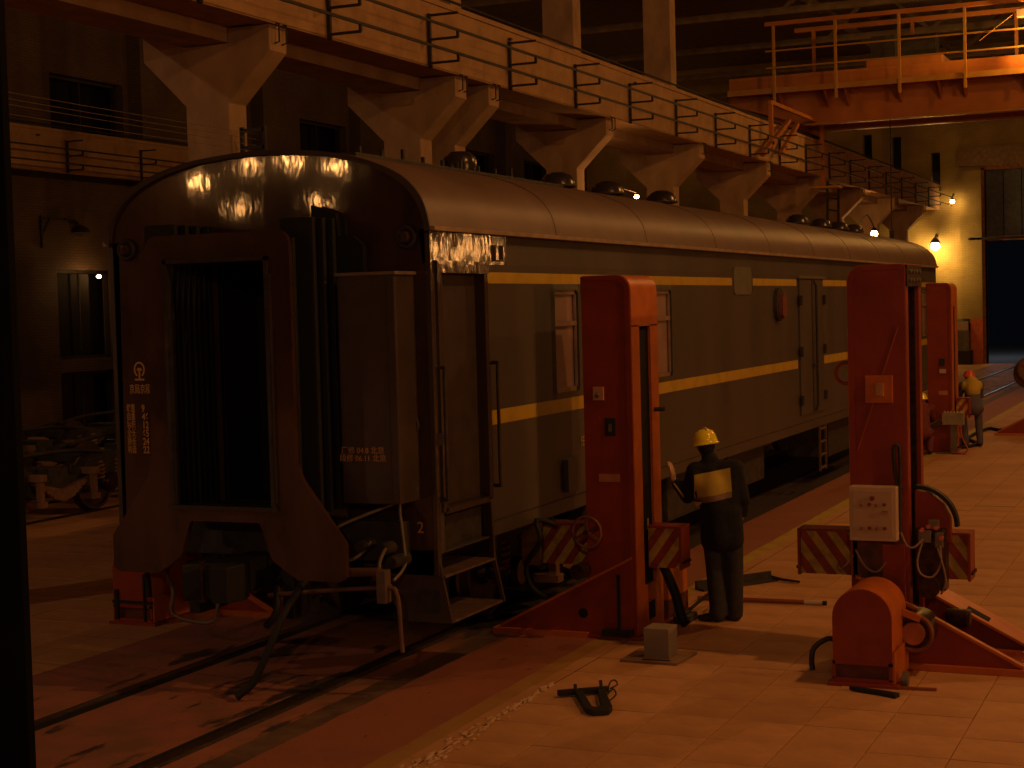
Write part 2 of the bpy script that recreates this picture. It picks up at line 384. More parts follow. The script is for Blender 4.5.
# pilasters on the left wall
for k in range(8):
    y = 20.2 + 6.3 * (k - 1)
    tag(MB().box(X0, X0 + .45, y - .35, y + .35, 0, ZC).build(f'trim_{k+1}', BRICKL), kind='structure')
wall_x('wall_right', X1, .6, [], WALLM)
wall_y('wall_back', Y0, -.6, [], mat('dark_back_wall', (.02, .017, .015), .9))
SLITS = [(-6.3, -5.9, 8.3, 10.2), (-4.6, -4.2, 7.7, 9.4), (-7.6, -7.2, 8.6, 10.4)]
wf_ = wall_y('wall_far', Y1, .6, [(-2.3, 2.3, 0, 8.5)] + SLITS, BRICKF)
for s_ in SLITS: quick('pane', bpy.data.materials['dark_night_pane'], wf_, s_[0], s_[1], Y1 + .4, Y1 + .45, s_[2], s_[3])
tag(MB().box(X0 - .6, X1 + .6, Y0 - .6, Y1 + .6, ZC, ZC + .3).build('ceiling', STEEL), kind='structure')
# far door: frame, transom of dull glass, beam over it
d1 = MB().box(-2.42, -2.3, Y1 - .12, Y1 + .5, 0, 8.6).box(2.3, 2.42, Y1 - .12, Y1 + .5, 0, 8.6).box(-2.42, 2.42, Y1 - .12, Y1 + .5, 8.5, 8.7).box(-2.3, 2.3, Y1 + .1, Y1 + .35, 5.4, 5.6)
dr = tag(d1.build('door_1', mat('rusty_door_frame', (.28, .12, .06), .6, var=.4, scale=6)), kind='structure')
for k in range(6):
    xx = -2.3 + 4.6 * k / 6; quick('transom_pane', mat('dusty_blue_pane', (.10, .11, .13), .5) if k == 0 else bpy.data.materials['dusty_blue_pane'], dr, xx + .02, xx + 4.6 / 6 - .02, Y1 + .2, Y1 + .24, 5.6, 8.5)
quick('door_bar', DKCON, dr, -3.0, 2.4, Y1 - .25, Y1 - .15, 5.45, 5.55)
pj_ = MB().box(-3.35, -2.42, Y1 - .25, Y1, 2.0, 8.5).build('trim_9', BRICKF); tag(pj_, kind='structure')
tag(MB().box(-2.95, -2.42, Y1 - .27, Y1, 0, 2.0).build('trim_10', JAMB), kind='structure')
tag(MB().box(-3.4, 3.4, Y1 - .3, Y1, 8.7, 9.5).build('trim_11', mat('lintel_concrete', (.30, .2, .12), .9)), kind='structure')
og = MB(); og.add([(-15, Y1 + .6, -.02), (15, Y1 + .6, -.02), (15, Y1 + 30, -.02), (-15, Y1 + 30, -.02)], [(0, 1, 2, 3)])
tag(og.build('yard_ground', mat('yard_concrete', (.3, .3, .3), .8)), kind='structure')
point('yard_lamp', (-3.0, Y1 + 6.5, 6.2), 170, (.75, .85, 1.0), .2)

# rails
def rail(x, label):
    t = thing('rail', label, 'rail', (x, 0, 0))
    MB().box(-.036, .036, -12, Y1, -.01, .016).build('rail_head', RAILM, t)
    s_ = -1 if x > 0 else 1
    MB().box(min(s_ * .036, s_ * .12), max(s_ * .036, s_ * .12), -12, Y1, -.01, .003).build('flange_groove', VOIDM, t)
    MB().box(min(-s_ * .036, -s_ * .085), max(-s_ * .036, -s_ * .085), -12, Y1, -.01, .005).build('edge_strip', BALL, t)
rail(-.75, 'steel rail sunk in the floor under the coach, left one of the two')
rail(.75, 'steel rail sunk in the floor under the coach, right one of the two')
for k, x in enumerate((-10.4, -8.9)):
    t = thing('rail', ('far' if k == 0 else 'near') + ' rail of the left bay track under the stored bogies', 'rail', (x, 0, 0))
    MB().box(-.036, .036, 0, 50, -.01, .016).build('rail_head', RAILM, t); MB().box(.036, .1, 0, 50, -.01, .003).build('flange_groove', VOIDM, t)

# ------------------------------------------------------------------ concrete columns with flared heads
def haunch():
    a, b_ = -.345, .345
    return [(a, 0), (b_, 0), (b_, 5.85), (1.02, 6.5), (1.02, 6.845), (.36, 6.845), (.36, 6.65), (-.36, 6.65), (-.36, 6.845), (-1.02, 6.845), (-1.02, 6.5), (a, 5.85)]
CY = [(.7, 'flared concrete column nearest the camera beyond the left edge'), (7.0, 'large flared concrete column rising behind the coach end roof'),
      (12.65, 'front one of the two flared columns standing close together'), (13.97, 'rear one of the two flared columns standing close together'),
      (19.75, 'flared concrete column just beyond the close pair'), (26.15, 'second flared column beyond the close pair'), (32.4, 'third flared column beyond the close pair, a ladder behind it'),
      (38.7, 'fourth flared column beyond the close pair'), (45.0, 'fifth flared column beyond the close pair'), (51.3, 'flared column next to last before the far wall'), (57.6, 'last flared column in front of the far wall')]
hm = MB().prism(haunch(), 0, .43).data('shaft', CONC, bevel=.02)
um = MB().box(-.345, .345, 0, .43, 7.96, 12.6).data('upper_shaft', CONC, bevel=.02)
rm = MB().box(-.2, .2, -.004, .0, 8.1, 9.3)
bk = MB().tube([(1.03, .12, 6.6), (1.1, .12, 6.62), (1.1, .12, 6.85), (1.03, .12, 6.87)], .012, 6, 0).tube([(1.03, .3, 6.6), (1.1, .3, 6.62), (1.1, .3, 6.85), (1.03, .3, 6.87)], .012, 6, 0).data('tie_strap', DKCON)
for y, lab in CY:
    t = thing('concrete_column', lab, 'column', (-5.275, y, 0), 0, 'flared columns under the crane runway')
    for nm, d in (('shaft', hm), ('upper_shaft', um), ('tie_strap', bk)):
        if nm == 'upper_shaft' and y > 30: continue
        o = bpy.data.objects.new(nm, d); COL.objects.link(o); o.parent = t

# runway girder along the columns
def runway(xf, sgn, lab, ztop=7.95, y0=-6, y1=61.8, lower=True, brk=True, off=2.18, th=.7):
    """sgn=+1: fascia faces +X"""
    t = thing('crane_runway', lab, 'crane runway', (xf, 0, 6.85))
    def bx(b, a, c, *r): return b.box(min(sgn * a, sgn * c), max(sgn * a, sgn * c), *r)
    bx(MB(), 0, -th, y0, y1, .02, 1.02).build('fascia_beam', CONCL, t)
    bx(bx(MB(), .03, -th - (.05 if th > .5 else 0), y0, y1, 1.02, 1.10), 0, -.25, y0, y1, .0, .03).build('top_slab', CONCL, t)
    if lower: bx(MB(), -.7, -1.05, y0, y1, -.19, 1.0).build('girder_stem', CONC, t)
    MB().tube([(0, y0, 1.17), (0, y1, 1.17)], .022, 6, 0).build('top_pipe', DKCON, t)
    for k in range(30):
        y = y0 + 1 + 2.2 * k
        if y < y1: bx(MB(), 0.02, .06, y - .05, y + .05, .86, .90).build('bolt_plate', DKCON, t) if k % 3 == 0 and brk else None
    if not brk: return t
    b = MB(); bx(b, .02, .07, -.025, .025, -.02, .83)
    for z, tick in ((.80, 0), (.42, 1), (.05, 1)):
        bx(b, .02, .55, -.018, .018, z - .018, z + .018)
        if tick: bx(b, .52, .56, -.02, .02, z, z + .11)
    bd = b.data('conductor_bracket', DKCON)
    k = 0; y = off
    while y < y1:
        o = bpy.data.objects.new('conductor_bracket', bd); COL.objects.link(o); o.parent = t; o.location = (0, y, 0); y += 3.14
    for z in (.53, .16, ):
        MB().bar((sgn * .54, y0, z), (sgn * .54, y1, z), .028, .04).build('conductor_bar', DKCON, t)
    return t
runway(-4.22, 1, 'concrete crane runway beam with dark conductor brackets above the coach')
runway(-6.33, -1, 'rear crane runway beam facing the left bay', brk=False)
runway(-20.3, 1, 'crane runway beam along the brick left wall', lower=False, off=3.66, th=.24)

# roof trusses
for k, y in enumerate([7.2, 13.5, 20.0, 26.3, 32.6, 38.9, 45.2, 51.5, 57.8]):
    t = thing('roof_truss', ['roof truss nearest the camera over the hall', 'second roof truss counted from the camera', 'third roof truss counted from the camera', 'fourth roof truss counted from the camera', 'fifth roof truss, just before the orange crane', 'roof truss just behind the orange crane', 'roof truss third from the far wall', 'roof truss second from the far wall', 'roof truss nearest the far wall'][k], 'roof truss', (0, y, 0), 0, 'steel roof trusses')
    MB().box(-5.6, 23.9, -.1, .1, 12.0, 12.22).build('bottom_chord', STEEL, t)
    MB().box(-5.6, 23.9, -.1, .1, 13.6, 13.8).build('top_chord', STEEL, t)
    d = MB(); x = -5.4; s_ = 1
    while x < 22:
        d.bar((x, 0, 12.1 if s_ > 0 else 13.7), (x + 1.8, 0, 13.7 if s_ > 0 else 12.1), .12); x += 1.8; s_ = -s_
    d.build('web_members', STEEL, t)
    MB().box(-20.9, -5.6, -.1, .1, 12.0, 12.22).build('bottom_chord', STEEL, t)
# longitudinal tie beams seen under the roof
for k, (x, z) in enumerate(((-4.9, 12.4), (1.5, 12.4), (8, 12.4))):
    o = MB().box(x - .12, x + .12, 6, Y1, z, z + .35).build('roof_purlin', STEEL); tag(o, ['long roof beam directly over the columns', 'long roof beam over the coach track', 'long roof beam over the right side of the hall'][k], 'roof beam')

# ------------------------------------------------------------------ overhead crane
cr = thing('overhead_crane', 'orange overhead travelling crane spanning the hall at the top right', 'crane', (0, 37, 8.0))
def girder(y, nm='girder'):
    pts = [(-6.6, 1.05), (-4.3, .3), (22, .3), (22, 1.85), (-6.6, 1.85)]
    return MB().prism(pts, y, y + .5).build(nm, CRANE, cr, bevel=.01)
girder(0); girder(2.1)
MB().box(-4.2, 22, .5, 2.1, .62, .66).build('soffit_plate', CRANE, cr)
MB().box(-4.3, 22, -.06, .0, .27, .32).build('bottom_flange', CRANEL, cr)
MB().box(-4.3, 22, 2.0, 2.1, .27, .32).build('bottom_flange', CRANEL, cr)
MB().box(-6.4, 22, -.85, -.0, 1.27, 1.33).build('walkway', CRANE, cr)
MB().box(-6.4, 22, -.9, -.85, 1.2, 1.36).build('toe_board', CRANEL, cr)
for x in (-4.9, -3.5, -2.9, -1.35, -.2, .5, 2.2, 3.6):
    MB().prism([(-.05, 1.27), (-.75, 1.27), (-.05, .75)], x - .03, x + .03, 'x').build('walkway_bracket', CRANE, cr)
for k in range(8):
    x = -4.95 + 1.85 * k
    MB().bar((x, -.9, .92), (x, -.9, 3.25), .075).build('rail_post', CRANEL, cr)
MB().bar((-5.2, -.9, 3.25), (9, -.9, 3.25), .12).build('top_rail', CRANE, cr)
MB().bar((-5.2, -.9, 2.45), (9, -.9, 2.45), .045).build('mid_rail', CRANEL, cr)
MB().bar((-5.2, -.9, 1.95), (9, -.9, 1.95), .045).build('mid_rail', CRANEL, cr)
MB().bar((-5.2, 2.8, 3.6), (9, 2.8, 3.6), .14).build('top_rail', CRANE, cr)
for k in range(5):
    x = -4.6 + 3.1 * k; MB().bar((x, 2.8, 1.85), (x, 2.8, 3.6), .1).build('rail_post', CRANE, cr)
MB().box(-5.3, -4.6, .2, 4.2, .25, .95).build('end_carriage', CRANE, cr, bevel=.02)
for y in (.5, 3.8): MB().cyl((-5.1, y, .32), (-4.8, y, .32), .3, n=20).build('wheel', GREASE, cr)
tr = MB().box(-2.4, -.2, .1, 2.5, 1.85, 2.1).build('trolley', CRANE, cr)
MB().cyl((-2.2, 1.2, 2.5), (-.5, 1.2, 2.5), .38, n=18).build('hoist_drum', DKCON, tr)
MB().box(-2.3, -1.6, .3, 1.0, 2.1, 2.8).build('motor_box', DKCON, tr)
MB().tube([(1.0, -.95, 2.2), (2.2, -.95, 3.05), (3.6, -.95, 2.3)], .015, 5, 0).build('lamp_wire', CRANEL, cr)
for a_, b_ in (((.0, -3.2, .1), (.0, -6.2, -1.1)), ((.0, -2.2, .1), (.0, -4.2, -.9)), ((.0, .9, .4), (.0, .9, -1.6)), ((.0, -5.2, .4), (.0, -5.2, -.9))):
    MB().bar((-3.95, a_[1], a_[2]), (-3.95, b_[1], b_[2]), .11).build('collector_brace', CRANE, cr)
MB().bar((-3.95, -5.3, .4), (-3.95, 1.0, .4), .1).build('collector_beam', CRANE, cr)
MB().box(-4.1, -3.2, -.4, .2, -1.66, -1.6).build('collector_step', CRANEL, cr)
cl = MB().box(2.05, 2.35, -1.15, -.85, 2.75, 2.95).build('lamp_housing', CREAM, cr)
point('crane_lamp', (3.0, 35.7, 10.2), 480, (1, .48, .1), .12)
# hanging hook chain
hc = thing('pendant_cable', 'thin control cable hanging from the crane down past the far columns', 'cable', (-1.75, 37.2, 5.0))
MB().tube([(0, 0, 0), (0, 0, 3.31)], .02, 5, 0).build('cable', DKCON, hc); MB().box(-.06, .06, -.06, .06, -.3, 0).build('pendant', DKCON, hc)

# overhead wires, ladder, small fixtures
for k, (z0, z1) in enumerate(((5.43, 5.40), (5.36, 5.33), (5.30, 5.25), (5.20, 5.17))):
    o = MB().tube([(-4.5, .5 , z0 + .02), (-4.5, 3.5, z0 - .02), (-4.5, 7.0, z1)], .0035, 5, 4).build('overhead_wire', mat('dull_wire', (.2, .14, .09), .6) if k == 0 else bpy.data.materials['dull_wire'])
    tag(o, ['topmost thin wire of four crossing in front of the big column', 'second thin wire from the top in front of the big column', 'third thin wire from the top in front of the big column', 'lowest thin wire of four in front of the big column'][k], 'wire', 'four wires at the upper left')
t = thing('wire_stand', 'dark bracket frame holding the wires at the big column', 'bracket', (-4.7, 6.95, 5.0))
MB().bar((0, 0, 0), (0, 0, .5), .05).bar((.35, 0, 0), (.35, 0, .5), .05).bar((0, 0, .45), (.35, 0, .45), .05).bar((0, 0, .22), (.35, 0, .22), .05).build('frame', DKCON, t)
MB().bar((-.23, .03, .1), (0, .03, .1), .06).build('wall_arm', DKCON, t)
t = thing('ladder', 'narrow steel ladder leaning up to the runway between the far columns', 'ladder', (-4.35, 40.0, 0))
MB().bar((0, -.2, 0), (0, .3, 6.8), .07).build('rail_member', DKCON, t); MB().bar((.0, 1.4, 0), (0, 1.9, 6.8), .07).build('rail_member', DKCON, t)
for k in range(17): zz = .3 + .4 * k; MB().bar((0, -.2 + .5 * zz / 6.8, zz), (0, 1.4 + .5 * zz / 6.8, zz), .05).build('rung', DKCON, t)

def lamp(name, loc, lab, power, r, glow, arm=(0, .4, .15), color=SODIUM, shade=True):
    t = thing(name, lab, 'lamp', loc)
    MB().lathe([(r * .2, r), (r * .6, r * .85), (r * .95, r * .3), (r, 0), (r * .7, -r * .5), (0, -r * .75)], n=16).build('bulb', glow, t, smooth=1)
    if shade: MB().lathe([(r * .3, r * 1.9), (r * .7, r * 1.5), (r * 1.15, r * .9), (r * 1.1, r * .85), (r * .5, r * 1.4)], n=16).build('shade', DKCON, t, smooth=1)
    MB().tube([(0, 0, r * 1.8), (arm[0] * .5, arm[1] * .5, r * 1.8 + arm[2]), arm and (arm[0], arm[1], r * 1.8 + arm[2] * .5)], r * .18, 6, 2).build('arm', DKCON, t)
    if power:
        l = bpy.data.lights.new('bulb_light', 'POINT'); l.energy = power; l.color = color; l.shadow_soft_size = r * 1.1
        o = bpy.data.objects.new('bulb_light', l); COL.objects.link(o); o.parent = t; o.location = (.0, -r * 1.6, -r * 1.6)
    return t
lamp('wall_lamp', (-4.35, 61.3, 5.2), 'bright glaring yellow lamp on the far wall at the coach roof end', 110, .21, LAMPGLOW, (0, .65, .2), (1, .55, .13))
lamp('wall_lamp', (-3.6, 61.4, 7.15), 'small lit lamp high on the far wall above the glaring one', 8, .1, LAMPGLOW, (0, .5, .2))
lamp('column_lamp', (-4.3, 47.5, 5.33), 'lit lamp just above the coach roof near its far end', 90, .13, LAMPGLOW, (-.6, .5, .5))
lamp('column_lamp', (-4.2, 21.35, 5.30), 'small lit lamp above the middle of the coach roof', 40, .05, LAMPGLOW, (-.45, -1.6, .1), shade=False)
lamp('wall_lamp', (-20.5, 23.9, 4.15), 'small point of light at the dark window of the left wall, built as an added lamp', 12, .06, LAMPGLOW, (-.5, 0, .1))  # added lamp standing in for a point of light in the window
t = thing('bracket_lamp', 'unlit dark lamp on a bracket on the left brick wall', 'lamp', (-20.95, 22.2, 5.4))
MB().bar((.0, 0, -.5), (0, 0, .35), .06).bar((0, 0, .3), (0, .9, .3), .05).bar((0, 0, -.2), (0, .35, .3), .04).build('bracket', DKCON, t)
MB().tube([(.05, .9, .3), (.05, 1.3, .25), (.05, 1.5, .1)], .03, 6, 3).build('arm', DKCON, t)
MB().lathe([(.05, .15), (.2, .08), (.28, -.05), (.1, -.1)], (0.05, 1.5, 0), 14).build('shade', DKCON, t, smooth=1)
# high-bay lamps (outside or at the edge of the picture)
hp = None
for k, (x, y, z, p) in enumerate(HIGH + BACK + [LOW] + RIGHTROW + LEFTBAY):
    lab = ['roof flood lamp behind the camera', 'roof flood lamp over the near right side', 'roof flood lamp over the middle right side', 'roof flood lamp in front of the crane', 'roof flood lamp before the far door',
           'flood lamp at the back of the left bay, next to its left wall', 'upper flood lamp at the back, second from the left wall', 'upper flood lamp at the back, third from the left wall', 'upper flood lamp at the back farthest from the left wall', 'lower left flood lamp of two at the back', 'lower right flood lamp of two at the back',
           'flood lamp on the right wall shining across the jacks', 'lowest of three flood lamps on the far right wall', 'middle of three flood lamps on the far right wall', 'highest of three flood lamps on the far right wall', 'roof flood lamp over the left bay beside the camera'][k]
    t = thing('flood_lamp', lab, 'lamp', (x, y, z))
    MB().lathe([(.08, .55), (.1, .4), (.28, .2), (.34, 0.16), (.32, .15), (.1, .36)], n=14).build('shade', DKCON, t, smooth=1)
    MB().cyl((0, 0, .5), (0, 0, .9 if k >= len(HIGH) else max(.7, 12.0 - z)), .025, n=6).build('stem', DKCON, t)
    l = bpy.data.lights.new('bulb_light', 'POINT'); l.energy = p; l.color = (1.0, .56, .30) if k == 0 or (x, y, z, p) in LEFTBAY else SODIUM; l.shadow_soft_size = .14
    o = bpy.data.objects.new('bulb_light', l); COL.objects.link(o); o.parent = t
# ------------------------------------------------------------------ bogies
WH = [(.02, -.07), (.455, -.07), (.47, -.055), (.47, -.045), (.445, -.03), (.44, .07), (.40, .07), (.38, .03), (.14, .02), (.11, .09), (.05, .09)]
_wheel = MB().lathe(WH, n=28, axis='x').data('wheel', mat('rusty_wheel', (.08, .05, .035), .5, metal=.5, var=.3, scale=10), smooth=.6)
def _frame():
    b = MB()
    for s in (-1, 1):
        b.prism([(-1.75, .72), (-1.55, .60), (-.95, .60), (-.55, .38), (.55, .38), (.95, .60), (1.55, .60), (1.75, .72), (1.75, .86), (1.4, .92), (.7, .86), (.4, .66), (-.4, .66), (-.7, .86), (-1.4, .92), (-1.75, .86)], s * 1.02 - .08, s * 1.02 + .08, 'x')
    b.box(-1.1, 1.1, -.22, .22, .48, .80).box(-1.0, 1.0, -1.75, -1.62, .72, .84).box(-1.0, 1.0, 1.62, 1.75, .72, .84)
    return b.data('bogie_frame', DARKM, bevel=.01)
_frm = _frame()
def _spring(h, r):
    pts = [(r * math.cos(2 * PI * k / 8), r * math.sin(2 * PI * k / 8), h * k / 40) for k in range(41)]
    return MB().tube(pts, .022, 6, 1).data('coil_spring', mat('dusty_spring', (.22, .12, .08), .5, var=.3), smooth=1)
_spr = _spring(.30, .085)
def _boxm(): return MB().lathe([(0, 0), (.13, 0), (.15, .03), (.15, .16), (.12, .2), (0, .2)], n=16, axis='x').box(-.02, .14, -.24, .24, -.03, .12).data('axle_box', GREASE, smooth=.6)
_abx = _boxm()
_leaf = None
def leafstack():
    b = MB()
    for k in range(6):
        L_ = .62 - .075 * k
        b.prism([(-L_, .10 - k * .045), (0, -.045 - k * .03), (L_, .10 - k * .045), (L_, .128 - k * .045), (0, -.017 - k * .03), (-L_, .128 - k * .045)], 1.11, 1.21, 'x')
    return b.data('leaf_spring', mat('leaf_spring_steel', (.20, .11, .075), .5, var=.3, scale=14))
_leaf = leafstack()
_yoke = MB().box(1.22, 1.30, -.05, .05, -.2, .24).box(1.05, 1.33, -.075, .075, .16, .26).box(1.05, 1.33, -.075, .075, -.22, -.14).data('spring_hanger', mat('spring_hanger_iron', (.23, .12, .07), .6, var=.2), bevel=.01)
def ob(name, d, parent, loc=(0, 0, 0), rot=(0, 0, 0)):
    o = bpy.data.objects.new(name, d); COL.objects.link(o); o.parent = parent; o.location = loc; o.rotation_euler = rot; return o
def bogie_parts(root):
    for y in (-1.2, 1.2):
        for s in (-1, 1):
            ob('wheel', _wheel, root, (s * .75, y, .475), (0, 0, 0 if s > 0 else PI))
            ob('axle_box', _abx, root, (s * .98, y, .475), (0, 0, 0 if s > 0 else PI))
            for d in (-.2, .2): ob('coil_spring', _spr, root, (s * 1.04, y + d, .50))
        MB().cyl((-.95, y, .475), (.95, y, .475), .085, n=12).build('axle', GREASE, root, smooth=1)
    for s in (-1, 1):
        ob('leaf_spring', _leaf, root, (0, 0, .50), (0, 0, 0 if s > 0 else PI))
        for y in (-.6, .6): ob('spring_hanger', _yoke, root, (0, y, .5), (0, 0, 0 if s > 0 else PI))
def bogie_thing(x, y, lab):
    t = thing('bogie', lab, 'bogie', (x, y, 0), 0, 'bogies stored in the left bay')
    ob('bogie_frame', _frm, t); bogie_parts(t)
    for s in (-1, 1): MB().tube([(s * .8, -1.5, .9), (s * .82, -.6, 1.0), (s * .82, .6, 1.0), (s * .8, 1.5, .9)], .035, 8, 3).build('brake_pipe', DARKM, t, smooth=1)
    MB().cyl((-.35, .3, .95), (-.35, .9, .95), .12, n=14).build('brake_cylinder', DARKM, t, smooth=.6)
    MB().cyl((0, 0, .8), (0, 0, .95), .3, n=20).build('centre_plate', GREASE, t, smooth=.6)
    return t
bogie_thing(-9.65, 7.6, 'nearest stored bogie with stacked leaf springs left of the coach')
bogie_thing(-9.65, 11.7, 'second stored bogie behind the nearest, partly hidden by the coach end')
bogie_thing(-9.65, 15.8, 'third stored bogie in the near row of the left bay')
bogie_thing(-13.6, 12.0, 'stored bogie in the rear row below the dark doorway')
bogie_thing(-13.6, 16.2, 'rear row bogie behind the coach end')
bogie_thing(-13.6, 8.0, 'rear row bogie at the left picture edge')

# ------------------------------------------------------------------ the coach
CL = 24.5
co = thing('railway_coach', 'green railway coach with two yellow stripes standing on the middle track', 'railway coach', (0, 0, 0))
RP = [(-1.56, 3.64), (-1.50, 3.86), (-1.33, 4.05), (-1.04, 4.19), (-.69, 4.28), (-.33, 4.32), (0, 4.335), (.33, 4.32), (.69, 4.28), (1.04, 4.19), (1.33, 4.05), (1.50, 3.86), (1.56, 3.64)]
def roofz(x):
    for (a, b_), (c, d) in zip(RP, RP[1:]):
        if a <= x <= c: return b_ + (d - b_) * (x - a) / (c - a)
    return 3.64
# finer roof curve
def dense(P, n=4):
    Q = []
    V = [Vector((p[0], p[1])) for p in P]
    for i in range(len(V) - 1):
        a = V[max(i - 1, 0)]; b = V[i]; c = V[i + 1]; d = V[min(i + 2, len(V) - 1)]
        for k in range(n):
            t = k / n; p = .5 * ((2 * b) + (c - a) * t + (2 * a - 5 * b + 4 * c - d) * t * t + (3 * b - a - 3 * c + d) * t ** 3); Q.append((p.x, p.y))
    return Q + [P[-1]]
RD = dense(RP)
outer = [(x * 1.014, z + .004) for x, z in RD]
inner = [(x * .99, z - .03) for x, z in RD][::-1]
MB().prism(outer + inner, -.02, CL + .02).build('roof', ROOF, co, smooth=.7)
MB().prism(outer + [(x * .985, z - .035) for x, z in RD][::-1], -.045, -.02).build('roof_rim', ENDFLAT, co, smooth=.7)
g = MB().box(1.575, 1.615, -.02, CL, 3.615, 3.65).build('gutter', mat('pale_gutter_edge', (.3, .22, .16), .5), co)
MB().box(-1.615, -1.575, -.02, CL, 3.615, 3.65).build('gutter', bpy.data.materials['pale_gutter_edge'], co)
# roof seams and the long dark duct
for k in range(9): y = 2.6 + 2.6 * k; MB().prism([(x * 1.002, z + .006) for x, z in outer] + [(x * .998, z - .01) for x, z in outer][::-1], y, y + .03).build('roof_seam', ROOF, co, smooth=.7)
duct = MB().box(-.30, .30, 1.1, 6.0, 4.3, 4.40).build('roof_duct', DARKM, co, bevel=.01)
st = MB()
for k in range(9): y = 1.3 + .42 * k; MB().box(.2, .23, y, y + .03, 4.38, 4.47 + .04 * (k % 3 == 2)).build('stud', DARKM, duct)
MB().lathe([(.0, .2), (.1, .19), (.17, .13), (.18, .04), (.16, -.1)], (0, 3.85, 4.44), 18).build('duct_dome', mat('shiny_dark_cap', (.05, .04, .035), .25, metal=.5), co, smooth=1)
vm_a = MB().lathe([(.0, .20), (.08, .195), (.16, .16), (.21, .10), (.225, .04), (.18, .04), (.16, .07)], n=18).data('vent_cap', bpy.data.materials['shiny_dark_cap'], smooth=1)
vm_b = MB().lathe([(.13, -.12), (.13, .05)], n=14).data('vent_neck', DARKM, smooth=1)
for y in (6.55, 8.25, 10.45, 18.4, 20.3, 21.9, 23.4):
    v = ob('roof_vent', vm_a, co, (0, y, 4.40)); ob('vent_neck', vm_b, v)
    MB().torus((0, 0, .03), .215, .018, 'z', 20, 6).build('vent_rim', DARKM, v, smooth=1)

def panel_x(x0, x1, y0, y1, z0, z1, openings):
    b = MB(); ys = sorted({y0, y1, *[o[0] for o in openings], *[o[1] for o in openings]}); zs = sorted({z0, z1, *[o[2] for o in openings], *[o[3] for o in openings]})
    ys = [a for a in ys if y0 <= a <= y1]; zs = [a for a in zs if z0 <= a <= z1]
    for a, c in zip(ys, ys[1:]):
        for d, e in zip(zs, zs[1:]):
            if any(o[0] <= (a + c) / 2 <= o[1] and o[2] <= (d + e) / 2 <= o[3] for o in openings): continue
            b.add([(x1, a, d), (x1, c, d), (x1, c, e), (x1, a, e)], [(0, 1, 2, 3)])
            b.add([(x0, a, d), (x0, c, d), (x0, c, e), (x0, a, e)], [(3, 2, 1, 0)])
    for o in openings:
        a, c, d, e = o; b.add([(x0, a, d), (x1, a, d), (x1, a, e), (x0, a, e), (x0, c, d), (x1, c, d), (x1, c, e), (x0, c, e)], [(0, 1, 2, 3), (4, 5, 6, 7), (0, 1, 5, 4), (3, 2, 6, 7)])
    b.box(x0, x1, y0, y1, z0 - .01, z0)
    return b
WINS = [(2.55, 3.15), (5.44, 6.04), (22.6, 23.25)]
DOOR = (.13, .99)
OPS = [(a, b_, 2.17, 3.14) for a, b_ in WINS] + [(DOOR[0], DOOR[1], 1.03, 3.30)]
panel_x(1.49, 1.55, 0.0, CL, 1.04, 3.36, OPS).build('side_wall', COACH, co)
MB().prism([(1.49, 3.36), (1.55, 3.36), (1.52, 3.64), (1.46, 3.64)], 1.5, CL).build('wall_head', COACH, co)
MB().prism([(1.49, 3.36), (1.55, 3.36), (1.549, 3.63), (1.46, 3.63)], 0.0, 1.5).build('rippled_head_panel', COACHTOP, co)
MB().prism([(-1.49, 1.04), (-1.55, 1.04), (-1.55, 3.36), (-1.52, 3.64), (-1.46, 3.64)], 0, CL).build('side_wall', COACH, co)
MB().box(-1.48, 1.48, .02, CL, 1.0, 1.3).build('floor_frame', DARKM, co)
MB().box(1.40, 1.49, 1.05, CL - .1, 1.3, 3.6).build('inner_lining', VOIDM, co)
MB().box(1.552, 1.556, 1.05, CL, 1.155, 1.165).build('skirt_seam', DARKM, co)
# yellow stripes: broken at the door, the shutter and the baggage doors
for (z0, z1, segs) in ((3.20, 3.295, ((1.08, 8.55), (9.55, 11.95), (13.65, CL))), (1.985, 2.11, ((1.08, 11.95), (13.65, CL)))):
    for a, b_ in segs: quick('yellow_stripe', STRIPE, co, 1.5505, 1.5535, a, b_, z0, z1)
# windows: sunk frame, upper light, curtained panes
for a, b_ in WINS:
    f = MB(); fr = []
    def rr(y0, y1, z0, z1, r, n=5):
        P = []
        for cy_, cz, a0 in ((y1 - r, z1 - r, 0), (y0 + r, z1 - r, 90), (y0 + r, z0 + r, 180), (y1 - r, z0 + r, 270)):
            for k in range(n + 1):
                an = R(a0 + 90 * k / n); P.append((cy_ + r * math.cos(an), cz + r * math.sin(an)))
        return P
    O = rr(a - .06, b_ + .06, 2.10, 3.21, .09); I = rr(a + .0, b_ - .0, 2.17, 3.14, .05); n = len(O)
    vs = [(1.551, *p) for p in O] + [(1.566, *p) for p in I] + [(1.52, *p) for p in I]
    f.add(vs, [(i, (i + 1) % n, (i + 1) % n + n, i + n) for i in range(n)] + [(i + n, (i + 1) % n + n, (i + 1) % n + 2 * n, i + 2 * n) for i in range(n)])
    wfr = f.build('window_frame', mat('dark_window_surround', (.06, .06, .05), .4) if a < 3 else bpy.data.materials['dark_window_surround'], co, smooth=1)
    MB().box(1.525, 1.545, a + .0, a + .035, 2.17, 3.14).box(1.525, 1.545, b_ - .035, b_, 2.17, 3.14).box(1.525, 1.545, a, b_, 2.17, 2.21).box(1.525, 1.545, a, b_, 3.10, 3.14).box(1.525, 1.548, a, b_, 2.80, 2.845).build('sash', mat('pale_sash', (.34, .24, .19), .35, metal=.4) if a < 3 else bpy.data.materials['pale_sash'], wfr)
    quick('pane', GLASS, wfr, 1.505, 1.515, a + .03, b_ - .03, 2.845, 3.10); quick('pane', GLASS, wfr, 1.505, 1.515, a + .03, b_ - .03, 2.21, 2.80)
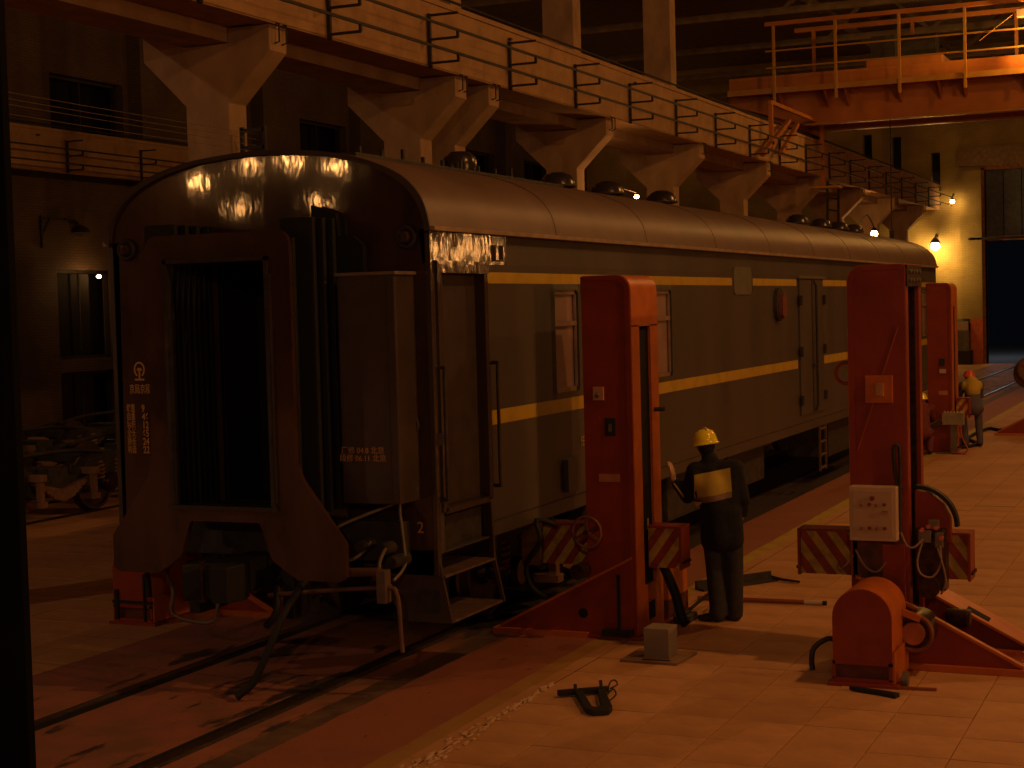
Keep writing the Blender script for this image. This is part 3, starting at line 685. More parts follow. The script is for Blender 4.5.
# near side door, frame, handrails, steps
MB().box(1.45, 1.48, DOOR[0], DOOR[1], 1.385, 3.28).build('side_door', mat('dark_side_door', (.05, .036, .03), .5, var=.2), co, bevel=.01)
MB().box(1.38, 1.575, DOOR[0] - .05, DOOR[0] + .03, 1.36, 3.33).box(1.38, 1.575, DOOR[1] - .02, DOOR[1] + .05, 1.36, 3.33).box(1.38, 1.585, DOOR[0] - .06, DOOR[1] + .06, 3.28, 3.38).box(1.3, 1.575, DOOR[0], DOOR[1], 1.34, 1.385).build('door_frame', COACHTOP, co)
for y in (.055, .13, 1.08):
    if y == .13: continue
    MB().tube([(1.56, y, 2.52), (1.625, y, 2.52), (1.625, y, 2.44), (1.625, y, 1.55), (1.625, y, 1.47), (1.56, y, 1.47)], .016, 8, 2).build('handrail', DARKM, co, smooth=1)
MB().box(1.555, 1.60, .045, .065, 1.9, 2.0).build('handrail_clip', GREYM, co)
MB().prism([(.02, .86), (.98, .86), (.98, .84), (.02, .84)], 1.12, 1.60, 'x').build('step_tread', mat('worn_step_plate', (.13, .08, .055), .6, var=.3, scale=8), co)
MB().prism([(.05, .50), (1.0, .50), (1.0, .48), (.05, .48)], 1.2, 1.66, 'x').build('step_tread', bpy.data.materials['worn_step_plate'], co)
MB().prism([(1.10, 1.06), (1.55, 1.06), (1.58, .86), (1.66, .48), (1.22, .48), (1.04, .78)], .0, .03, 'y').build('step_side_plate', ENDFLAT, co)
MB().box(1.35, 1.56, -.008, 0, .56, .74).box(1.37, 1.54, -.012, -.004, .58, .72).build('plate_frame', DARKM, co)
MB().bar((1.56, .99, 1.36), (1.58, .99, .86), .035, .03).bar((1.58, .99, .86), (1.66, 1.0, .48), .035, .03).build('step_side_bar', ENDFLAT, co)
MB().prism([(.03, 1.38), (.26, 1.38), (.26, 1.0), (.16, .9), (.16, .86), (.03, .86)], 1.35, 1.37, 'x').build('step_inner_plate', bpy.data.materials['worn_step_plate'], co)
MB().box(1.12, 1.14, .02, 1.0, .48, 1.34).build('step_back', VOIDM, co)
# the number-plate holder
MB().box(1.545, 1.57, 1.22, 1.235, 3.40, 3.53).box(1.545, 1.57, 1.38, 1.395, 3.40, 3.53).box(1.545, 1.57, 1.22, 1.395, 3.39, 3.405).build('plate_holder', GREYM, co)
# shutter, oval tail-lamp holder, baggage door
MB().prism(rr(8.62, 9.45, 3.08, 3.44, .08), 1.55, 1.566, 'x').build('shutter', mat('shutter_paint', (.135, .13, .095), .5, var=.1), co)
MB().prism([(9.45, 3.1), (9.52, 3.12), (9.52, 3.40), (9.45, 3.42)], 1.55, 1.56, 'x').build('shutter_edge', DARKM, co)
MB().prism(rr(10.62, 11.0, 2.70, 3.17, .17), 1.55, 1.60, 'x').build('lamp_holder', DARKM, co, smooth=.6)
MB().prism(rr(10.72, 10.95, 2.74, 3.10, .11), 1.60, 1.66, 'x').build('red_tail_board', mat('dull_red', (.17, .05, .035), .5, var=.4, scale=40), co, smooth=.6)
for k, (a, b_) in enumerate(((12.05, 12.78), (12.86, 13.55))):
    lf = MB().box(1.55, 1.575, a, b_, 1.27, 3.30).build('baggage_door', COACH, co, bevel=.006)
    for z in (1.5, 2.22, 2.98): MB().box(1.575, 1.62, (a - .05) if k == 0 else b_ - .03, (a + .03) if k == 0 else b_ + .05, z - .07, z + .08).build('hinge', DARKM, lf, bevel=.01)
    if k == 1: MB().tube([(1.59, a + .05, 1.3), (1.62, a + .05, 1.4), (1.62, a + .05, 3.2), (1.59, a + .05, 3.28)], .02, 8, 0).cyl((1.6, a - .1, 2.0), (1.6, a + .15, 2.0), .02).build('lock_rod', DARKM, lf)
MB().box(1.551, 1.56, 12.78, 12.86, 1.27, 3.3).build('door_gap', VOIDM, co)
MB().box(1.55, 1.60, 11.95, 13.65, 3.31, 3.35).build('door_track', GREYM, co)
ld = MB().bar((1.6, 13.05, 1.05), (1.6, 13.05, .35), .03).bar((1.6, 13.45, 1.05), (1.6, 13.45, .35), .03).build('access_ladder', mat('ladder_grey', (.13, .09, .06), .5), co)
for k in range(4): MB().bar((1.6, 13.05, .4 + .2 * k), (1.6, 13.45, .4 + .2 * k), .03).build('rung', bpy.data.materials['ladder_grey'], ld)
MB().prism([(2.7, 1.53), (3.0, 1.55), (3.0, 1.22), (2.7, 1.22)], 1.55, 1.60, 'x').build('filler_flap', COACH, co, bevel=.006)
# end wall (strips following the roof arch, with the gangway opening)
XS = sorted(set([round(-1.55 + .05 * k, 3) for k in range(63)] + [-.45, .45]))
e = MB()
for a, c in zip(XS, XS[1:]):
    mid = (a + c) / 2; zb = .86 if abs(mid) > 1.12 else 1.04
    za, zc = roofz(a) - .03, roofz(c) - .03
    segs = [(zb, zb, za, zc)] if abs(mid) > .45 else [(1.04, 1.04, 1.42, 1.42), (3.43, 3.43, za, zc)]
    for (b0, b1, t0, t1) in segs: e.add([(a, 0, b0), (c, 0, b1), (c, 0, t1), (a, 0, t0)], [(0, 1, 2, 3)]); e.add([(a, .05, b0), (c, .05, b1), (c, .05, t1), (a, .05, t0)], [(3, 2, 1, 0)])
def endbuild(mb, name, m):
    o = mb.build(name, m, co)
    bm = bmesh.new(); bm.from_mesh(o.data); bmesh.ops.remove_doubles(bm, verts=bm.verts, dist=.0005); bmesh.ops.recalc_face_normals(bm, faces=bm.faces); bm.to_mesh(o.data); bm.free(); return o
endbuild(e, 'end_wall', ENDPAINT)
MB().box(1.515, 1.56, -.012, .05, .86, 3.6).build('corner_post', COACHTOP, co, bevel=.008)
MB().box(-1.56, -1.515, -.012, .05, .86, 3.6).build('corner_post', ENDFLAT, co, bevel=.008)
e2 = MB()
for a, c in zip(XS, XS[1:]):
    e2.add([(a, CL, 1.04), (c, CL, 1.04), (c, CL, roofz(c) - .03), (a, CL, roofz(a) - .03)], [(0, 1, 2, 3)])
endbuild(e2, 'far_end_wall', ENDFLAT)
MB().box(-.5, .5, .6, .65, 1.3, 3.5).build('inner_door', mat('inner_door_dark', (.016, .013, .012), .6), co)
MB().box(-.9, -.46, .05, .6, 1.3, 3.6).box(.46, .9, .05, .6, 1.3, 3.6).box(-.9, .9, .05, .6, 3.5, 3.56).box(-.9, .9, .05, .6, 1.36, 1.4).build('vestibule_lining', VOIDM, co)
MB().box(.0, .12, .56, .59, 2.28, 2.30).box(.05, .065, .56, .59, 1.9, 2.28).build('door_handle', GREYM, co)
# gangway plate
GX = sorted(set([round(-1.1 + .02 * k, 3) for k in range(111)]))
def gp(x):
    a = abs(x)
    if a < .33: zb = 1.34
    elif a < .43: zb = 1.34 - (a - .33) * 2.9
    elif a < .66: zb = 1.05 - (a - .43) * .65
    else: zb = .90
    zt = 3.64 if a <= .68 else 1.69 - (a - .73) * 1.32 if a > .73 else 1.69 + (.73 - a) * 3
    if a <= .68 and a > .56: zt = 3.64 - (1 - math.sqrt(max(0, 1 - ((a - .56) / .12) ** 2))) * .12
    if a > 1.05: zb = .90 + (a - 1.05) * .8
    return zb, zt
gw = MB()
for a, c in zip(GX, GX[1:]):
    mid = (a + c) / 2; (b0, t0), (b1, t1) = gp(a), gp(c)
    if abs(abs(mid) - .69) < .011: t0 = t1 = gp(mid)[1]
    segs = [(b0, b1, t0, t1)] if abs(mid) > .47 else [(b0, b1, 1.47, 1.47), (3.42, 3.42, t0, t1)]
    for s_ in segs:
        vs = [(a, -.69, s_[0]), (c, -.69, s_[1]), (c, -.69, s_[3]), (a, -.69, s_[2]), (a, -.64, s_[0]), (c, -.64, s_[1]), (c, -.64, s_[3]), (a, -.64, s_[2])]
        gw.add(vs, [(0, 1, 2, 3), (7, 6, 5, 4), (0, 4, 5, 1), (3, 2, 6, 7), (0, 3, 7, 4), (1, 5, 6, 2)])
gwp = gw.build('gangway_plate', ENDPAINT, co)
MB().box(-.49, -.46, -.72, -.62, 1.45, 3.44).box(.46, .49, -.72, -.62, 1.45, 3.44).box(-.49, .49, -.72, -.62, 3.41, 3.44).box(-.5, .5, -.74, -.6, 1.44, 1.47).build('rubbing_frame', DARKM, gwp)
MB().bar((.5, -.70, 3.3), (.5, -.70, 1.5), .02).build('frame_edge', ENDFLAT, gwp)
for k in range(8):
    y = -.60 + .078 * k; hw = .66 if k % 2 == 0 else .80; ht = 3.58 if k % 2 == 0 else 3.74
    if k > 5: hw += .03
    MB().box(-hw, -.5, y, y + .05, 1.4, ht).box(.5, hw, y, y + .05, 1.4, ht).box(-.5, .5, y, y + .05, 3.45, min(ht, 3.50)).box(-.5, .5, y, y + .05, 1.36, 1.42).build('bellows_fold', BLACK, co, bevel=.012)
MB().prism([(.55, 3.3), (1.02, 3.3), (1.02, 3.52), (.93, 3.6), (.8, 3.6), (.78, 3.78), (.55, 3.86)], -.12, -.05, 'y').build('bellows_flap', BLACK, co)
# cabinet beside the gangway
cb_ = MB().box(.90, 1.41, -.35, 0, 1.47, 3.28).build('end_cabinet', ENDFLAT, co, bevel=.012)
MB().box(.89, 1.43, -.37, .0, 3.27, 3.295).build('cabinet_lid', mat('cabinet_lid_paint', (.2, .14, .1), .45), cb_)
MB().box(1.34, 1.345, -.353, -.349, 1.5, 3.25).build('cabinet_seam', DARKM, cb_)
for (x, z) in ((-1.36, 3.575), (1.36, 3.57), (1.34, 2.07)):
    L_ = MB().torus((x, -.03, z), .075, .02, 'y').build('end_lamp', DARKM, co, smooth=1)
    MB().lathe([(0, -.10), (.04, -.09), (.06, -.03), (.06, 0)], (x, 0, z), 14, 'y').build('lens', mat('dark_lens', (.05, .03, .025), .15) if x < 0 else bpy.data.materials['dark_lens'], L_, smooth=1)
MB().tube([(1.36, 0, 1.83), (1.30, -.06, 1.83), (1.27, -.07, 1.75), (1.27, -.06, 1.6)], .014, 8).build('grab_handle', GREYM, co, smooth=1)
MB().tube([(1.36, 0, 1.66), (1.31, -.06, 1.66), (1.29, -.07, 1.6), (1.29, -.05, 1.5)], .014, 8).build('grab_handle', GREYM, co, smooth=1)
# buffer beam, coupler, hoses
MB().box(-1.3, 1.3, -.12, .05, .98, 1.30).build('buffer_beam', DARKM, co, bevel=.01)
cp = MB().box(-.14, .14, -.62, .1, .76, 1.02).prism([(-.17, -.62), (.17, -.62), (.24, -.78), (.2, -.98), (.06, -1.0), (.05, -.86), (-.08, -.84), (-.22, -.98), (-.24, -.78)], .74, 1.03, 'z').build('coupler', BLACK, co, bevel=.015)
MB().cyl((-.12, -.85, .72), (-.12, -.85, 1.05), .03).build('coupler_pin', GREASE, cp)
for s in (-1, 1):
    MB().box(s * .45 - .05, s * .45 + .05, -.5, -.1, .55, .98).build('hose_bracket', BLACK, co)
MB().tube([(-.9, -.2, .88), (-.75, -.45, .86), (-.62, -.55, .72), (-.6, -.6, .55), (-.3, -.62, .5), (-.16, -.62, .55), (-.14, -.6, .8), (-.1, -.5, .88)], .018, 8).build('uncoupling_lever', mat('dull_lever', (.12, .08, .06), .5), co, smooth=1)
MB().tube([(-1.05, -.3, .62), (-1.05, -.32, .92), (-.95, -.32, .96), (-.86, -.32, .9)], .025, 8).build('air_hose', BLACK, co, smooth=1)
MB().tube([(.30, -.55, .74), (.8, -.55, .80), (1.35, -.5, .84), (1.43, -.5, .80), (1.45, -.5, .7), (1.46, -.5, .5), (1.47, -.5, .34)], .018, 8, 3).build('lever_rod', mat('scuffed_rod', (.13, .07, .05), .5), co, smooth=1)
MB().box(1.28, 1.36, -.55, -.45, .72, .98).build('rod_bracket', bpy.data.materials['dull_lever'], co, bevel=.01)
MB().cyl((.85, -.5, .94), (1.28, -.5, .96), .035).build('lever_pipe', bpy.data.materials['scuffed_rod'], co)
MB().tube([(.62, -.25, .98), (.66, -.6, .86), (.60, -.8, .66), (.54, -.9, .45), (.42, -1.0, .14), (.30, -1.05, .04)], [.03, .03, .04], 8).build('air_hose', BLACK, co, smooth=1)
MB().tube([(.30, -.2, .98), (.36, -.5, .80), (.40, -.6, .62), (.3, -.6, .5)], .03, 8).build('air_hose', BLACK, co, smooth=1)
MB().tube([(1.33, -.08, 1.9), (1.28, -.12, 1.5), (1.31, -.12, 1.1), (1.32, -.14, .95), (1.3, -.3, .86)], .013, 8).build('jumper_cable', mat('pale_cable', (.2, .16, .11), .5), co, smooth=1)
MB().tube([(1.2, -.05, 1.44), (.95, -.2, 1.34), (.76, -.3, 1.24), (.74, -.35, 1.10), (.85, -.35, 1.0), (1.0, -.3, 1.05), (1.05, -.2, 1.15)], .014, 8).build('jumper_cable', bpy.data.materials['pale_cable'], co, smooth=1)
for x, z in ((1.0, 1.12), (1.2, 1.1), (1.28, 1.0), (.9, 1.08)): MB().cyl((x, -.3, z), (x, -.05, z), .05, .06, 12).build('hose_socket', DARKM, co, smooth=1)
MB().tube([(1.24, -.3, 1.12), (1.2, -.34, 1.0), (1.22, -.34, .88), (1.3, -.34, .82)], .016, 8).build('jumper_cable', bpy.data.materials['pale_cable'], co, smooth=1)
# underframe boxes
for (a, b_, z0) in ((6.3, 8.2, .45), (8.8, 10.6, .5), (14.6, 17.2, .42)):
    MB().box(.7, 1.38, a, b_, z0, 1.0).build('equipment_box', DARKM, co, bevel=.02); MB().box(-1.38, -.7, a, b_, z0, 1.0).build('equipment_box', DARKM, co, bevel=.02)
MB().cyl((.0, 9, .7), (0, 12, .7), .25, n=16).build('air_tank', DARKM, co, smooth=.6)
for y in (3.7, 20.9):
    bo = ob('bogie', _frm, co, (0, y, 0)); bogie_parts(bo)

# lettering: text turned into mesh
def text(body, size, name, m, parent, origin, xdir, updir=(0, 0, 1), bold=0.0, squeeze=1.0):
    cu = bpy.data.curves.new(name, 'FONT'); cu.body = body; cu.size = size; cu.extrude = .001; cu.offset = bold; cu.align_x = 'CENTER'; cu.align_y = 'CENTER'
    tmp = bpy.data.objects.new('tmp', cu); COL.objects.link(tmp); dg = bpy.context.evaluated_depsgraph_get(); me = bpy.data.meshes.new_from_object(tmp.evaluated_get(dg)); bpy.data.objects.remove(tmp)
    o = bpy.data.objects.new(name, me); COL.objects.link(o); me.materials.clear(); me.materials.append(m)
    x = Vector(xdir).normalized(); u = Vector(updir); n = x.cross(u)
    M = Matrix((( x.x * squeeze, u.x, n.x, origin[0]), (x.y * squeeze, u.y, n.y, origin[1]), (x.z * squeeze, u.z, n.z, origin[2]), (0, 0, 0, 1)))
    me.transform(M); o.parent = parent; return o
ex = (1, 0, 0)
text('京局京段', .09, 'lettering', TEXTY, co, (-1.29, -.004, 2.365), ex, squeeze=.62, bold=.001)
for k, (a, b_) in enumerate((('载重', '9'), ('自重', '46'), ('容积', '12'), ('全长', '65'), ('换长', '24'), ('构造', '22'))):
    z = 2.20 - .072 * k
    text(a, .075, 'lettering', TEXTY, co, (-1.395, -.004, z), ex, squeeze=.62, bold=.001); text(b_, .085, 'lettering', TEXTY, co, (-1.245 - (.02 if len(b_) == 1 else 0), -.004, z), ex, bold=.002, squeeze=.8)
text('厂修 04.8 北京\n段修 06.11 北京', .062, 'lettering', TEXTY, cb_, (1.09, -.354, 1.86), ex)
text('2', .13, 'lettering', TEXTY, co, (1.40, -.004, 1.24), ex)
text('任', .11, 'lettering', TEXTY, co, (1.557, 3.2, 1.66), (0, 1, 0))
em = MB()
P1 = []
for k in range(29):
    an = R(-62 + (304) * k / 28); P1.append(( .058 * math.cos(an), .068 * math.sin(an) + .01))
P2 = [(x * .72, .01 + (z - .01) * .76) for x, z in P1]
n = len(P1); vs = [(x, 0, z) for x, z in P1] + [(x, 0, z) for x, z in P2]
em.add(vs, [(i, i + 1, i + 1 + n, i + n) for i in range(n - 1)])
em.add([(-.05, 0, -.085), (.05, 0, -.085), (.05, 0, -.07), (-.05, 0, -.07)], [(0, 1, 2, 3)]).add([(-.009, 0, -.07), (.009, 0, -.07), (.009, 0, .0), (-.009, 0, .0)], [(0, 1, 2, 3)]).add([(-.03, 0, .0), (.03, 0, .0), (.018, 0, .025), (-.018, 0, .025)], [(0, 1, 2, 3)])
o = em.build('railway_emblem', TEXTY, co, loc=(-1.29, -.004, 2.53))

#BUILD3
# ------------------------------------------------------------------ lifting jacks (local frame: legs towards +X, motor towards -Y)
def jack(loc, rz, lab, beam=(-.70, .66), beamz=.83, panel=True, near=1, height=3.24):
    """near: side (+1/-1 local y) that faces the camera"""
    t = thing('lifting_jack', lab, 'lifting jack', loc, rz, 'column lifting jacks')
    H = height; r = .13
    arc = [(-.225 + r - r * math.cos(R(a)), H - r + r * math.sin(R(a))) for a in (0, 15, 30, 45, 60, 75, 90)]
    outl = [(-.225, .03)] + arc + [(.225, H), (.225, .03)]
    for s in (-1, 1):
        pl = MB().prism(outl, s * .36 - (.02 if s > 0 else 0), s * .36 + (0 if s > 0 else .02)).build('side_plate', REDJ, t, bevel=.004)
        # raised rim along the back edge and the rounded top
        ri = MB(); O = [(-.232, .03)] + [(x - .007, z + .007) for x, z in arc] + [(.2, H + .007)]; I = [(-.232 + .045, .03)] + [(max(x, -.187) if k < 3 else x + .02, z - .035) for k, (x, z) in enumerate(arc)] + [(.2, H - .03)]
        ri.prism(O + I[::-1], s * .36 - .006, s * .36 + .012 * s)
        ri.build('rim', REDJ, pl)
    # back face: cap plate and two flanges beside the slot
    MB().prism([(-.24, H - .45)] + [(x - .015, z + .012) for x, z in arc] + [(.22, H + .012), (.22, H - .01)] + [(x + .01, z - .01) for x, z in arc][::-1] + [(-.215, H - .45)], -.355, .355).build('cap_plate', ORJ, t, smooth=.5)
    for s in (-1, 1):
        MB().box(-.24, -.215, min(s * .36, s * .15), max(s * .36, s * .15), .45, H - .44).build('slot_flange', ORJ, t)
        MB().box(.20, .229, min(s * .356, s * .24), max(s * .356, s * .24), .1, H - .02).build('guide_flange', REDJ, t)
        MB().box(.15, .2, min(s * .33, s * .20), max(s * .33, s * .20), .1, H - .1).build('toothed_guide', GREASE, t)
    MB().box(-.21, -.205, -.16, .16, .45, H - .44).build('slot_shade', VOIDM, t)  # near-black sheet standing in for the shade inside the slot
    MB().box(-.24, -.21, -.36, .36, .03, .45).box(-.25, -.24, -.1, .1, .12, .3).build('foot_plate', ORJ, t)
    MB().box(-.251, -.25, -.09, .09, .13, .29).build('foot_opening', VOIDM, t)
    MB().box(.2, .24, -.338, .338, H - .17, H + .004).build('front_cap', GREASE, t)
    MB().box(-.02, .0, -.335, .335, .1, H - .05).build('inner_web', VOIDM, t)
    MB().cyl((-.12, 0, .2), (-.12, 0, H - .1), .045, n=12).build('lifting_screw', GREASE, t, smooth=1)
    for k in range(2):
        for j in range(4): MB().cyl((.24, -.22 + .14 * j, H - .12 + .07 * k), (.255, -.22 + .14 * j, H - .12 + .07 * k), .018, n=8).build('bolt', GREYM, t)
    # base and legs
    MB().box(-.3, 1.15, -.42, .42, 0, .035).build('base_plate', REDJ, t, bevel=.004)
    for s in (-1, 1):
        gy = s * .38
        MB().prism([(-.2, .03), (1.08, .03), (1.08, .06), (-.2, .72)], gy - .01, gy + .01).build('gusset', REDJ, t)
        fl = [(-.2, .72), (1.10, .05), (1.10, .075), (-.2, .745)]
        if s < 0: MB().prism(fl, gy - .02, gy + .02 + (.03 if near == -1 else 0)).build('gusset_flange', ORJ, t)
        elif near == -1: MB().prism([(.225, .505), (1.10, .05), (1.10, .075), (.225, .53)], gy - .08, gy + .34).build('gusset_flange', ORJ, t)
        else: MB().prism(fl, gy - .02, gy + .02).build('gusset_flange', ORJ, t)
    if near == -1:
        MB().prism([(.56, .35), (.74, .257), (.74, .268), (.56, .362)], .38, .52).build('flange_opening', VOIDM, t)
    MB().box(.22, 1.15, -.44, -.36, .0, .05).build('leg_foot', ORJ, t); MB().box(.22, 1.15, .28, .44 + (.3 if near == -1 else 0), 0, .05).build('leg_foot', ORJ, t)
    # carriage with the striped lifting beam
    b0, b1 = beam; z0, z1 = beamz - .18, beamz + .18
    segs = ((b0, -.262), (.262, b1))
    for a, c in segs:
        bm_ = MB().box(a, c, -.10, .10, z0, z1).build('lifting_beam', YEL, t, bevel=.004)
        # hazard stripes: thin painted plates on both faces
        for s in (-1, 1):
            x = a - .2
            while x < c:
                pts = [(x, z0), (x + .09, z0), (x + .33, z1), (x + .24, z1)] if rz == 0 and False else ([(x, z1), (x + .085, z1), (x + .085 + .26, z0), (x + .26, z0)])
                # clip to the beam
                P = clip(pts, a + .002, c - .002)
                if len(P) > 2: MB().prism(P, s * .1005, s * .1035).build('hazard_stripe', REDS, bm_)
                x += .17
        MB().box(a - .0, c, -.115, .115, z1, z1 + .02).build('beam_cover', REDJ, bm_)
        ex_ = c if c > 0 else a
        MB().box(ex_ - .012, ex_ + .012, -.125, .125, z0 - .01, z1 + .02).build('end_plate', REDJ, bm_, bevel=.003)
        for k in range(4): MB().cyl((ex_ + (.012 if c > 0 else -.012), -.09 + .06 * k, z0 + .05), (ex_ + (.03 if c > 0 else -.03), -.09 + .06 * k, z0 + .05), .014, n=8).build('bolt', GREASE, bm_)
    # motor cover
    y0, y1 = -1.09, -.5
    A = [(-.24, .2), (-.24, .53)] + [(-.01 - .23 * math.cos(R(a)), .53 + .225 * math.sin(R(a))) for a in range(10, 180, 12)] + [(.22, .53), (.22, .2)]
    mc = MB().prism(A, y0, y1).build('motor_cover', ORJ, t, smooth=.6, bevel=.006)
    MB().prism([(x * .99 , z * .995) for x, z in A], y0 - .008, y0 + .002).build('cover_front', REDJ, mc, smooth=.6)
    MB().box(-.235, .215, y0 + .03, y1, .03, .2).build('cover_skirt', mat('skirt_shade', (.12, .03, .015), .6, var=.4) if 'skirt_shade' not in bpy.data.materials else bpy.data.materials['skirt_shade'], t)  # dark colour stands in for the shade of the recess below the cover
    MB().box(-.24, .22, y0 - .01, y0 + .02, .165, .205).box(-.24, .22, y0 - .01, y0 + .02, .02, .06).box(-.24, -.22, y0 - .01, y0 + .01, .05, .19).box(.19, .22, y0 - .01, y0 + .01, .05, .19).build('skirt_frame', REDJ, t)
    MB().box(-.28, .27, y0 - .04, y1, 0, .025).build('motor_base', REDJ, t, bevel=.003)
    MB().prism([(.20, .03), (.235, .03), (.235, .28), (.20, .22)], y0, y1, 'y').build('side_guard', ORJ, t)
    MB().cyl((0, y1, .35), (0, -.36, .35), .12, n=18).build('gearbox', GREASE, t, smooth=.6)
    return t
def clip(P, x0, x1):
    for sgn, lim in ((1, x0), (-1, -x1)):
        Q = []
        for i in range(len(P)):
            a, b_ = P[i], P[(i + 1) % len(P)]; da = sgn * a[0] - lim; db = sgn * b_[0] - lim
            if da >= 0: Q.append(a)
            if da * db < 0: tt = da / (da - db); Q.append((a[0] + (b_[0] - a[0]) * tt, a[1] + (b_[1] - a[1]) * tt))
        P = Q
        if len(P) < 3: return []
    return P
# jack by the worker: legs run under the coach, camera sees its local +Y side
j1 = jack((2.275, 2.36, 0), PI, 'orange red lifting jack beside the worker, its base reaching under the coach', beam=(-.57, .94), beamz=.79, near=1)
def J(o, p): return tuple(p)
MB().box(.03, .13, .36, .385, 2.14, 2.26).build('small_switch', mat('pale_switch', (.5, .25, .12), .5), j1, bevel=.006)
MB().cyl((.08, .38, 2.2), (.08, .42, 2.18), .02, n=10).build('switch_lever', GREYM, j1)
MB().box(-.07, .03, .36, .366, 1.82, 1.98).build('black_label', mat('black_plate', (.02, .025, .02), .4), j1)
MB().box(-.035, -.005, .366, .37, 1.86, 1.93).build('label_mark', GREYM, j1)
MB().box(-.10, .10, .36, .364, 1.41, 1.48).build('name_plate', mat('plate_pinkish', (.42, .16, .09), .5), j1)
MB().cyl((.27, .389, .22), (.27, .40, .22), .045, n=18).build('gusset_hole', VOIDM, j1)
MB().box(-.09, -.065, .385, .42, .08, .58).box(-.2, .07, .37, .47, .035, .09).build('black_lever', BLACK, j1)
MB().tube([(-.22, .365, .62), (-.0, .37, .80), (.0, .37, .80)], .008, 6, 0)
wh = MB().torus((.13, .62, .99), .135, .013, 'y', 26, 8).build('hand_wheel', mat('worn_wheel_paint', (.16, .06, .03), .5, var=.4), j1, smooth=1)
for k in range(3):
    a = R(90 + 120 * k); MB().bar((.13, .62, .99), (.13 + .13 * math.cos(a), .62, .99 + .13 * math.sin(a)), .03).build('wheel_spoke', bpy.data.materials['worn_wheel_paint'], wh)
MB().cyl((.13, .36, .99), (.13, .66, .99), .022, n=10).build('wheel_shaft', GREASE, j1)
MB().cyl((.25, .4, .62), (.25, .58, .62), .07, n=16).build('round_motor', GREASE, j1, smooth=.6)
MB().tube([(.55, .3, 1.0), (.7, .4, 1.05), (.66, .42, .86), (.86, .3, .62), (.8, .3, .4), (.6, .3, .3)], .025, 8).build('hydraulic_hose', BLACK, j1, smooth=1)
MB().box(.72, .9, .23, .3, .62, 1.02).build('rubber_pad', mat('brown_pad', (.12, .06, .03), .7, var=.4), j1)
MB().tube([(-.28, -.2, .62), (-.34, -.24, .45), (-.40, -.24, .3), (-.46, -.22, .1), (-.5, -.2, .05)], .045, 10).build('ribbed_hose', BLACK, j1, smooth=1)
MB().box(-.252, -.245, .05, .07, .95, 1.05).build('flange_mark', CREAM, j1)
MB().cyl((-.24, -.22, 1.72 + .3), (-.33, -.25, 2.02), .02, n=8).build('side_latch', DKCON, j1)
# the big jack in front on the right
j2 = jack((4.755, 1.94, 0), 0, 'large orange red lifting jack on the right with a cream control panel', beam=(-.73, .66), beamz=.87, near=-1)
pb = MB().box(-.22, .155, -.50, -.36, 1.04, 1.475).build('control_panel', CREAM, j2, bevel=.008)
MB().box(-.19, .125, -.506, -.5, 1.07, 1.445).build('panel_door', mat('cream_panel_face', (.50, .34, .22), .5, var=.05), pb, bevel=.004)
bt_a = MB().cyl((0, -.525, 0), (0, -.505, 0), .014, n=12)
da = bt_a.data('panel_button', mat('dark_red_button', (.22, .04, .03), .4)); db_ = bt_a.data('panel_button', mat('brown_button', (.3, .14, .08), .4))
for k, (x, z, m_) in enumerate(((-.12, 1.33, 1), (-.055, 1.335, 0), (.0, 1.33, 1), (.065, 1.335, 0), (-.12, 1.14, 1), (-.055, 1.145, 0), (.0, 1.14, 1), (.065, 1.145, 0), (-.03, 1.385, 0))):
    ob('panel_button', da if m_ == 0 else db_, pb, (x, 0, z), (0, 0, 0)).scale = (1.35, 1, 1.35) if k == 8 else (1, 1, 1)
MB().box(.05, .10, -.53, -.505, 1.255, 1.285).build('key_switch', mat('chrome_switch', (.7, .65, .6), .15, metal=1), pb, bevel=.004)
MB().box(-.10, .12, -.385, -.36, 2.14, 2.36).build('small_switch_box', ORJ, j2, bevel=.006)
MB().box(-.01, .05, -.41, -.385, 2.2, 2.30).build('switch_lever', bpy.data.materials['pale_switch'], j2)
MB().torus((-.26, -.34, 2.38), .085, .014, 'y', 20, 6).build('lifting_ring', REDJ, j2, smooth=1)
MB().tube([(.165, -.37, 1.04), (.165, -.385, 1.2), (.17, -.385, 1.72), (.15, -.385, 1.8), (.12, -.385, 1.76), (.14, -.38, 1.5), (.19, -.38, 1.45)], .014, 8).build('conduit', DARKM, j2, smooth=1)
MB().bar((-.17, -.367, 1.75), (.17, -.367, 2.75), .008, .004).build('diagonal_streak', ORJ, j2)  # thin slanting streak, more orange than the plate behind it
MB().lathe([(.30, -.05), (.33, -.05), (.33, .05), (.30, .05)], (.26, -.15, 1.13), 16, 'y', R(0), R(90)).build('curved_guard', BLACK, j2, smooth=.6)
MB().prism([(.25, 1.0), (.25, 1.42), (.36, 1.40), (.46, 1.32), (.52, 1.2), (.53, 1.0)], -.19, -.08).build('guard_cheek', REDJ, j2)
MB().box(.26, .50, -.30, -.1, .62, 1.12).build('gear_housing', GREASE, j2, bevel=.02)
for (a, b_, c, d) in ((.30, .40, 1.02, 1.12), (.43, .49, .98, 1.10), (.38, .46, 1.13, 1.2)): MB().box(a, b_, -.36, -.3, c, d).build('terminal_box', GREYM, j2, bevel=.006)
